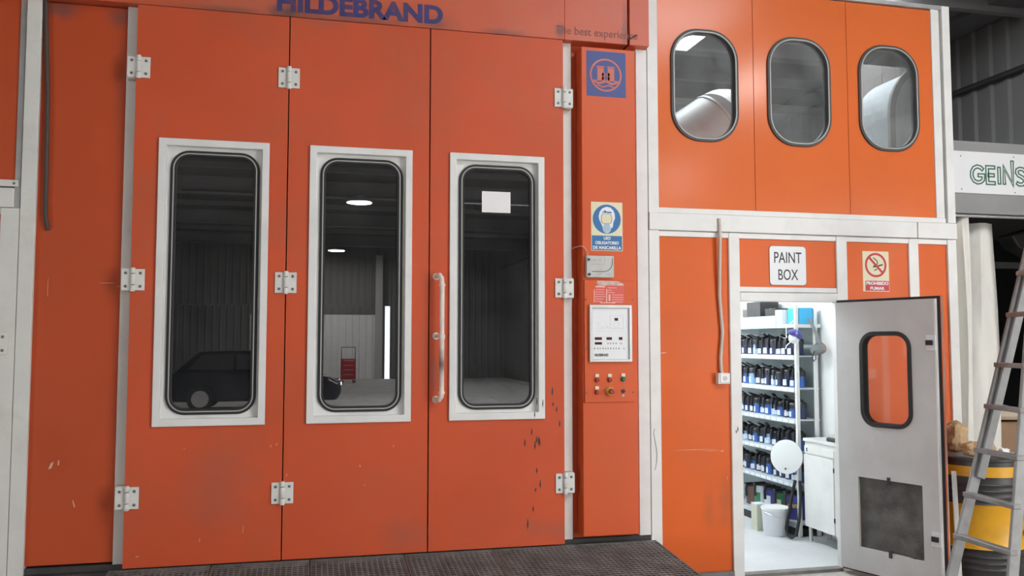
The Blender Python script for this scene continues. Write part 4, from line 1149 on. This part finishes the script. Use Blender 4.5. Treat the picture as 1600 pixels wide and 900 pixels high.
# ================================================================== UPPER SPACE behind the oval windows
up = empty('wall_upper', (3.6, 5, 2.5), 'pale wall with ledges seen through the upper windows', kind='structure')
GREYUP = mat('upper_grey', (0.78, 0.78, 0.78), 0.6, var=0.1)
M().box(2.4, 9.0, 7.5, 7.6, 2.52, 5.6).build('rear_panel', GREYUP, up)
M().box(2.4, 9.0, 7.40, 7.5, 4.75, 4.92).build('ledge', ROOMWHITE, up)
M().box(2.4, 9.0, 7.40, 7.6, 5.60, 5.72).build('ledge', ROOMWHITE, up)
du = empty('air_duct', (3.3, 1.25, 3.0), 'thick white sheet metal air duct behind the first oval window', 'duct')
A = Vector((2.78, 1.30, 3.12))
B = Vector((3.58, 1.30, 3.66))
M().tube([A, A.lerp(B, 0.5), A.lerp(B, 0.9)], 0.27, 32).build('duct_run', DUCT, du, smooth=True)
dirv = (B - A).normalized()
el = [A.lerp(B, 0.9)]
c = el[0].copy()
for i in range(1, 5):
    a = R(22) * i
    c = c + (dirv * math.cos(a) + Vector((0, 1, -0.25)).normalized() * math.sin(a)) * 0.12
    el.append(c.copy())
M().tube(el, 0.275, 32).build('elbow', DUCT, du, smooth=False)
M().tube([el[-1], el[-1] + (el[-1] - el[-2]).normalized() * 0.8], 0.27, 28).build('duct_branch', DUCT, du, smooth=True)
for q in (0.12, 0.9):
    p = A.lerp(B, q)
    M().tube([p - dirv * 0.012, p + dirv * 0.012], 0.279, 28).build('seam_band', DUCT, du, smooth=True)
d2 = empty('standing_duct', (5.85, 1.7, 3.07), 'grey arched sheet metal casing behind the corner oval window', 'duct')
ACX, ACR, ACZ = 6.02, 0.54, 3.86
arc_ = [(ACX - ACR * math.sin(R(a)), ACZ + ACR * math.cos(R(a))) for a in range(0, 91, 10)]
M().prism([(ACX - ACR, 3.07), (6.03, 3.07), (6.03, ACZ + ACR)] + arc_, 1.5, 2.1).build('casing', mat('casing_grey', (0.42, 0.45, 0.46), 0.5, metal=0.2), d2)
M().strip([(p[0] - 0.02, p[1]) for p in arc_] + [(ACX - ACR - 0.02, 3.08)], 0.06, 1.46, 1.499).build('flange', GREYSTRIP, d2)
pk = empty('wall_partition', (6.2, 2.6, 3.07), 'pale boarded partition behind the corner oval window', kind='structure')
for i in range(4):
    M().box(5.62 + 0.30 * i, 5.912 + 0.30 * i, 2.60, 2.65, 3.065, 4.75).build('board', mat('board_pink', (0.36, 0.33, 0.315), 0.6), pk, bevel=0.004)
# ================================================================== SHOP BAY at the right edge
bay = empty('wall_bay', (6.5, 0.4, 0), 'grey beam and white rail over the dark storage bay', kind='structure')
BYF = 0.30
M().box(4.86, 8.9, BYF + 0.012, BYF + 0.15, 2.735, 3.32).build('bay_beam', mat('beam_grey', (0.30, 0.30, 0.30), 0.5, var=0.05), bay, bevel=0.004)
M().box(4.86, 8.9, BYF - 0.02, BYF + 0.10, 2.715, 2.738).build('beam_flange', mat('beam_grey', (0.3, 0.3, 0.3)), bay)
M().box(4.86, 8.9, 0.45, 4.5, 3.0, 3.06).build('bay_shade_cover', ROOF, bay)  # cover, rear and side walls added to keep the bay dark
M().box(4.86, 8.9, 4.4, 4.5, 0, 3.0).build('bay_rear', DARK, bay)
M().box(8.8, 8.9, 0.45, 4.5, 0, 3.0).build('bay_side', DARK, bay)
M().tube([(4.87, BYF + 0.02, 2.700), (8.85, BYF + 0.02, 2.700)], 0.014, 10).build('curtain_rail', ALU, bay, smooth=True)
# shop sign
sg = empty('shop_sign', (6.0, BYF, 2.885), 'long white sign board with outlined green letters over the bay', 'sign')
M().box(4.865, 8.6, BYF, BYF + 0.010, 2.885, 3.232).build('board', SIGNWHITE, sg)
for (x, z) in ((5.20, 3.19), (5.20, 2.915), (5.72, 3.205), (5.72, 2.905), (6.4, 3.2), (6.4, 2.91)):
    M().lathe([(0.006, 0), (0.006, 0.002), (0.003, 0.004)], 8, Matrix.Translation((x, BYF, z)) @ Matrix.Rotation(R(90), 4, 'X')).build('screw', ALU_DARK, sg)
def outline_letters(z0, h, x, scale):
    G = [(0.62 + 0, 0.80), (0.50, 0.93), (0.32, 0.98), (0.15, 0.88), (0.05, 0.68), (0.03, 0.5), (0.05, 0.32), (0.15, 0.12), (0.32, 0.02), (0.50, 0.07), (0.62, 0.20), (0.64, 0.46), (0.36, 0.46)]
    Ee = [(0.46, 0.97), (0.06, 0.97), (0.06, 0.03), (0.46, 0.03)]
    Em = [(0.10, 0.5), (0.42, 0.5)]
    I = [(0.08, 0.0), (0.08, 1.0)]
    Nn = [(0.06, 0.0), (0.06, 1.0), (0.50, 0.03), (0.50, 1.42)]
    S = [(0.50, 0.84), (0.40, 0.96), (0.24, 0.98), (0.10, 0.90), (0.07, 0.74), (0.16, 0.58), (0.36, 0.47), (0.48, 0.34), (0.48, 0.16), (0.36, 0.04), (0.20, 0.02), (0.06, 0.12)]
    adv = [(0.78, [G]), (0.60, [Ee, Em]), (0.28, [I]), (0.66, [Nn]), (0.6, [S])]
    for a, strokes in adv:
        m = M()
        for st_ in strokes:
            P_ = [Vector((x + p[0] * scale, z0 + p[1] * h)) for p in st_]
            sides = []
            for off in (-0.0125, 0.0125):
                Q = []
                for i, p in enumerate(P_):
                    d0 = (P_[i] - P_[i - 1]).normalized() if i else (P_[1] - P_[0]).normalized()
                    d1 = (P_[i + 1] - P_[i]).normalized() if i < len(P_) - 1 else d0
                    t_ = (d0 + d1).normalized() if (d0 + d1).length > 1e-5 else d1
                    nr = Vector((-t_.y, t_.x))
                    kk = min(1.7, 1 / max(0.4, nr.dot(Vector((-d1.y, d1.x)))))
                    Q.append(p + nr * off * kk)
                sides.append(Q)
            m.strip(sides[0] + sides[1][::-1], 0.0115, BYF - 0.002, BYF - 0.0003, closed=True)
        m.build('letter', GREENLET, sg)
        x += a * scale
outline_letters(2.972, 0.140, 5.295, 0.188)

# white vinyl curtains
def curtain(label, pts, z0, z1, flare=0.0):
    m = M()
    n, rows = len(pts), 14
    vs = []
    for j in range(rows + 1):
        z = z1 + (z0 - z1) * j / rows
        for i, (x, y) in enumerate(pts):
            q = j / rows
            vs.append((x + flare * q * (i / (n - 1)) + 0.012 * math.sin(7 * q + i), y + 0.012 * math.sin(5 * q + 2 * i), z))
    m.add(vs, [(j * n + i, j * n + i + 1, (j + 1) * n + i + 1, (j + 1) * n + i) for j in range(rows) for i in range(n - 1)])
    o = m.build('curtain', CURTAIN, smooth=True)
    s_ = o.modifiers.new('thick', 'SOLIDIFY')
    s_.thickness = 0.004
    return tag(o, label, 'curtain')
curtain('narrow folded white vinyl curtain bunched against the end post', [(5.06, 0.50), (5.10, 0.36), (5.13, 0.50), (5.17, 0.36), (5.20, 0.49), (5.24, 0.35), (5.285, 0.34), (5.29, 0.40)], 0.03, 2.69)
curtain('wide flat white vinyl curtain hanging beside the dark bay', [(5.38, 0.56), (5.43, 0.50), (5.49, 0.46), (5.55, 0.45), (5.61, 0.46), (5.665, 0.50)], 0.03, 2.665, 0.03)

# drum -------------------------------------------------------------------------
DX, DYc = 4.50, -0.55
dru = empty('oil_drum', (DX, DYc, 0), 'black and yellow banded steel drum with paper bags on its lid', 'drum')
rD = 0.288
def band(z0, z1, mt, prof=None, nm='band'):
    prof = prof or [(rD, z0), (rD, z1)]
    child(M().lathe(prof, 40).build(nm, mt, smooth=True), dru)
ZB = [0.005, 0.055, 0.115, 0.300, 0.590, 0.770, 0.838, 0.885]
band(ZB[0], ZB[1], DRUMK, [(rD - 0.02, 0.0), (rD + 0.006, 0.004), (rD + 0.006, 0.018), (rD, 0.026), (rD, ZB[1])])
band(ZB[1], ZB[2], DRUMY)
band(ZB[2], ZB[3], DRUMK, [(rD, ZB[2]), (rD, 0.16), (rD + 0.005, 0.168), (rD, 0.176), (rD, 0.20), (rD + 0.005, 0.208), (rD, 0.216), (rD, 0.24), (rD + 0.005, 0.248), (rD, 0.256), (rD, ZB[3] - 0.012), (rD + 0.009, ZB[3])])
band(ZB[3], ZB[4], DRUMY, [(rD + 0.009, ZB[3]), (rD, ZB[3] + 0.014), (rD, ZB[4] - 0.014), (rD + 0.009, ZB[4])])
band(ZB[4], ZB[5], DRUMK, [(rD + 0.009, ZB[4]), (rD, ZB[4] + 0.012), (rD, 0.63), (rD + 0.005, 0.638), (rD, 0.646), (rD, 0.67), (rD + 0.005, 0.678), (rD, 0.686), (rD, 0.71), (rD + 0.005, 0.718), (rD, 0.726), (rD, ZB[5])])
band(ZB[5], ZB[6], DRUMY)
band(ZB[6], ZB[7], DRUMK, [(rD, ZB[6]), (rD, 0.868), (rD + 0.007, 0.873), (rD + 0.007, 0.888), (rD - 0.008, 0.891), (rD - 0.010, 0.878), (0.01, 0.878)], 'lid')
def wrap(poly_w, z0, z1, a0, mt, nm, off=0.0012):
    n = 6
    vs = []
    for i in range(n + 1):
        a = a0 + (i / n - 0.5) * poly_w / rD
        for z in (z0, z1):
            vs.append(((rD + off) * math.cos(a), (rD + off) * math.sin(a), z))
    m = M()
    m.add(vs, [(2 * i, 2 * i + 2, 2 * i + 3, 2 * i + 1) for i in range(n)])
    child(m.build(nm, mt), dru)
wrap(0.085, 0.765, 0.832, R(-62), PAPER, 'paper_label')
wrap(0.055, 0.795, 0.805, R(-62), PRINTBLACK, 'label_print', 0.002)
# stencilled mark on the drum
def drum_text(txt, a0, z0, z1, wdt, nm='stencil'):
    o = lettering(txt, -wdt / 2, wdt / 2, z0, z1, 0, PRINTBLACK, None, name=nm, depth=0.0008)
    for v in o.data.vertices:
        a = a0 + v.co.x / rD
        v.co = Vector(((rD + 0.0016) * math.cos(a), (rD + 0.0016) * math.sin(a), v.co.z))
    child(o, dru)
drum_text('eni', R(-60), 0.385, 0.435, 0.085)
m = M()
for (p, q, ww) in (((-.03, .50), (.035, .50), .010), ((-.02, .515), (.0, .535), .014), ((.0, .53), (.03, .525), .016), ((-.025, .50), (-.025, .475), .007), ((-.005, .50), (-.008, .475), .007), ((.012, .50), (.010, .475), .007), ((.03, .50), (.032, .475), .007), ((.03, .52), (.05, .53), .008)):
    m.strip([p, q], ww, -0.0004, 0.0004)
o = m.build('animal_mark', PRINTBLACK)
for v in o.data.vertices:
    a = R(-57) + v.co.x / rD
    v.co = Vector(((rD + 0.0016 + v.co.y) * math.cos(a), (rD + 0.0016 + v.co.y) * math.sin(a), v.co.z))
child(o, dru)

# paper bags on the drum
def crumple(label, cx, cy, cz, rx, ry, rz, seed, name='paper_bag'):
    m = M()
    n, k = 28, 20
    vs, fs = [], []
    for j in range(k + 1):
        th = math.pi * j / k
        for i in range(n):
            a = 2 * math.pi * i / n
            d = Vector((math.sin(th) * math.cos(a), math.sin(th) * math.sin(a), -math.cos(th)))
            sq = 0.72 / max(abs(d.x), abs(d.y), abs(d.z))
            d2_ = d * (0.55 + 0.45 * sq)
            w_ = 1 + 0.30 * noise.noise(d * 1.7 + Vector((seed * 3.1, 0, 0))) + 0.20 * abs(noise.noise(d * 4.0 + Vector((0, seed * 2.3, 0)))) - 0.10 * abs(noise.noise(d * 9.0 + Vector((0, seed * 1.3, 4))))
            z = d2_.z * rz * (w_ if d.z > 0 else 1)
            vs.append((cx + d2_.x * rx * w_, cy + d2_.y * ry * w_, max(cz, cz + rz * 0.92 + z)))
    for j in range(k):
        for i in range(n):
            i2 = (i + 1) % n
            fs.append((j * n + i, j * n + i2, (j + 1) * n + i2, (j + 1) * n + i))
    m.add(vs, fs)
    o = m.build(name, KRAFT)
    return tag(o, label, 'bag', 'brown paper bags on the drum')
crumple('tall crumpled brown paper bag on the drum lid by the door edge', 4.38, -0.50, 0.892, 0.085, 0.08, 0.118, 1)
crumple('low folded brown paper bag lying on the drum front', 4.36, -0.68, 0.892, 0.075, 0.06, 0.055, 2)
crumple('small crushed paper bag on the drum behind the ladder rail', 4.53, -0.60, 0.892, 0.07, 0.06, 0.05, 3)
# mask and jar lid left on the drum
o = M().lathe([(0.055, 0), (0.062, 0.004), (0.062, 0.014), (0.056, 0.016), (0.050, 0.008)], 20, Matrix.Translation((4.665, -0.62, 0.892))).build('lid_ring', PLATEGREY, smooth=True)
tag(o, 'shallow grey lid lying on the drum near its rim', 'lid')
crumple('scrap of white paper crushed on the drum near the grey lid', 4.60, -0.69, 0.892, 0.04, 0.03, 0.028, 5, 'paper_scrap').data.materials[0] = PAPER

# carton and goods in the dark bay
carton('cardboard_box', 'brown cardboard box in the dark bay behind the ladder', 5.62, 6.17, 0.58, 1.0, 0.0, 0.98, CARD)
o = M().lathe([(0.02, 0.0), (0.25, 0.02), (0.27, 0.05), (0.22, 0.10), (0.10, 0.13)], 24, Matrix.Translation((5.86, 0.78, 0.9825))).build('cream_cushion', mat('cream_cloth', (0.62, 0.50, 0.36), 0.8), smooth=True)
tag(o, 'rounded cream bundle on top of the cardboard box', 'bundle')
hg = empty('engine_bonnet', (6.95, 1.5, 2.4), 'black sloping car bonnet stored high in the dark bay', 'car part')
M().prism([(6.62, 2.70), (6.70, 2.58), (6.95, 2.47), (7.5, 2.42), (7.5, 2.72), (6.95, 2.79)], 1.3, 1.5).build('bonnet_skin', BLACK, hg, bevel=0.02, seg=2)
M().box(6.6, 7.6, 1.55, 1.62, 2.40, 2.46).build('bonnet_rail', DARKSTEEL, hg)

# ladder --------------------------------------------------------------------------
ld = empty('ladder', (3.95, -1.2, 0), 'grey aluminium ladder leaning in front of the yellow drum', 'ladder')
F0, F1 = Vector((3.868, -0.955, 0.0)), Vector((4.568, -0.955, 2.14))
N0, N1 = Vector((3.885, -1.445, 0.0)), Vector((4.44, -1.17, 2.14))
F2, N2 = F0.lerp(F1, 1.25), N0.lerp(N1, 1.25)
lean = (F1 - F0).normalized()
def rail(a, b, w, d, nm, mt=LADDER, side=1):
    m = M()
    rod(m, a, b, w, d, (0, 1, 0))
    return m.build(nm, mt, ld, bevel=0.004)
rail(F0, F2, 0.075, 0.022, 'rail')
rail(N0, N2, 0.075, 0.022, 'rail')
off = Vector((-0.012, -0.028, 0))
fa, na = F0.lerp(F1, 0.375), N0.lerp(N1, 0.375)
rail(fa + Vector((0.015, -0.026, 0)), F2 + Vector((0.015, -0.026, 0)), 0.062, 0.022, 'upper_rail')
rail(na + Vector((0.015, 0.026, 0)), N2 + Vector((0.015, 0.026, 0)), 0.062, 0.022, 'upper_rail')
for z in (0.170, 0.445, 0.700, 0.975, 1.250, 1.515, 1.838, 2.11, 2.38):
    q = z / 2.14
    a, b = F0.lerp(F1, q), N0.lerp(N1, q)
    t_ = (b - a).normalized()
    m = M()
    rod(m, a - t_ * 0.022 - Vector((0.02, 0, 0)), b + t_ * 0.022 - Vector((0.02, 0, 0)), 0.052, 0.030, (0, 0, 1))
    m.build('rung', LADDER, ld, bevel=0.004)
for p in (F0, N0):
    m = M()
    m.box(p.x - 0.045, p.x + 0.045, p.y - 0.018, p.y + 0.018, 0.0005, 0.05)
    m.build('foot', BLACK, ld, bevel=0.006)

# flat bar propped behind the door edge
fb = M()
rod(fb, (4.045, -0.90, 0.001), (4.068, -0.845, 0.83), 0.034, 0.010, (0, 1, 0))
tag(fb.build('flat_bar', PLATEGREY, bevel=0.002), 'pale grey flat metal bar propped upright between door edge and drum', 'metal bar')

# ================================================================== further down the hall (mirrored in the booth windows)
car = empty('car', (-1.2, -17.0, 0), 'dark car parked far down the hall, mirrored low in the booth windows', 'car')
body = [(-2.0, 0.24), (1.90, 0.24), (2.02, 0.42), (1.99, 0.66), (1.72, 0.80), (0.95, 0.93), (-1.90, 0.96), (-2.06, 0.70), (-2.06, 0.40)]
child(M().prism(body, -0.84, 0.84).build('body', CARPAINT, bevel=0.07, seg=3), car)
child(M().prism([(-1.88, 0.95), (0.93, 0.93), (0.32, 1.38), (-0.25, 1.46), (-1.35, 1.43)], -0.68, 0.68).build('cabin', CARPAINT, bevel=0.06, seg=3), car)
for sy in (-1, 1):
    for pts in ([(-1.60, 1.0), (-0.55, 1.0), (-0.55, 1.38), (-1.28, 1.36)], [(-0.48, 1.0), (0.66, 1.0), (0.24, 1.32), (-0.48, 1.38)]):
        child(M().prism(pts, min(sy * 0.68, sy * 0.69), max(sy * 0.68, sy * 0.69)).build('side_window', BLACK), car)
    for x in (-1.28, 1.25):
        mx = Matrix.Translation((x, sy * 0.78, 0.31)) @ Matrix.Rotation(R(90), 4, 'X')
        wh = child(M().lathe([(0.20, -0.10), (0.29, -0.10), (0.31, -0.07), (0.31, 0.07), (0.29, 0.10), (0.20, 0.10)], 24, mx).build('wheel', BLACK, smooth=True), car)
        child(M().lathe([(0.20, -0.104), (0.20, 0.104)], 20, mx).build('rim', ALU, smooth=True), wh)
    child(M().box(1.80, 2.03, sy * 0.66 - 0.16, sy * 0.66 + 0.16, 0.58, 0.72).build('headlight', CHROME, bevel=0.03, seg=2), car)
tc = empty('tool_trolley', (1.62, -30.6, 0), 'red tool trolley before the white sheets, mirrored in the middle window', 'trolley')
REDT = mat('trolley_red', (0.50, 0.02, 0.03), 0.4)
child(M().box(-0.30, 0.30, -0.22, 0.22, 0.14, 0.98).build('cabinet', REDT, bevel=0.01), tc)
for i in range(4):
    dw = child(M().box(-0.27, 0.27, 0.221, 0.235, 0.20 + i * 0.19, 0.36 + i * 0.19).build('drawer', REDT, bevel=0.004), tc)
    child(M().box(-0.2, 0.2, 0.235, 0.25, 0.33 + i * 0.19, 0.345 + i * 0.19).build('pull', ALU), dw)
for x in (-0.24, 0.24):
    for y in (-0.17, 0.17):
        child(M().lathe([(0.05, -0.015), (0.06, 0), (0.05, 0.015)], 14, Matrix.Translation((x, y, 0.062)) @ Matrix.Rotation(R(90), 4, 'X')).build('castor', BLACK, smooth=True), tc)
        child(M().box(x - 0.015, x + 0.015, y - 0.03, y + 0.03, 0.07, 0.14).build('castor_fork', ALU), tc)
child(M().tube([(-0.28, 0.0, 0.98), (-0.28, 0, 1.45), (0.28, 0, 1.45), (0.28, 0, 0.98)], 0.018, 8).build('push_bar', BLACK, smooth=True), tc)
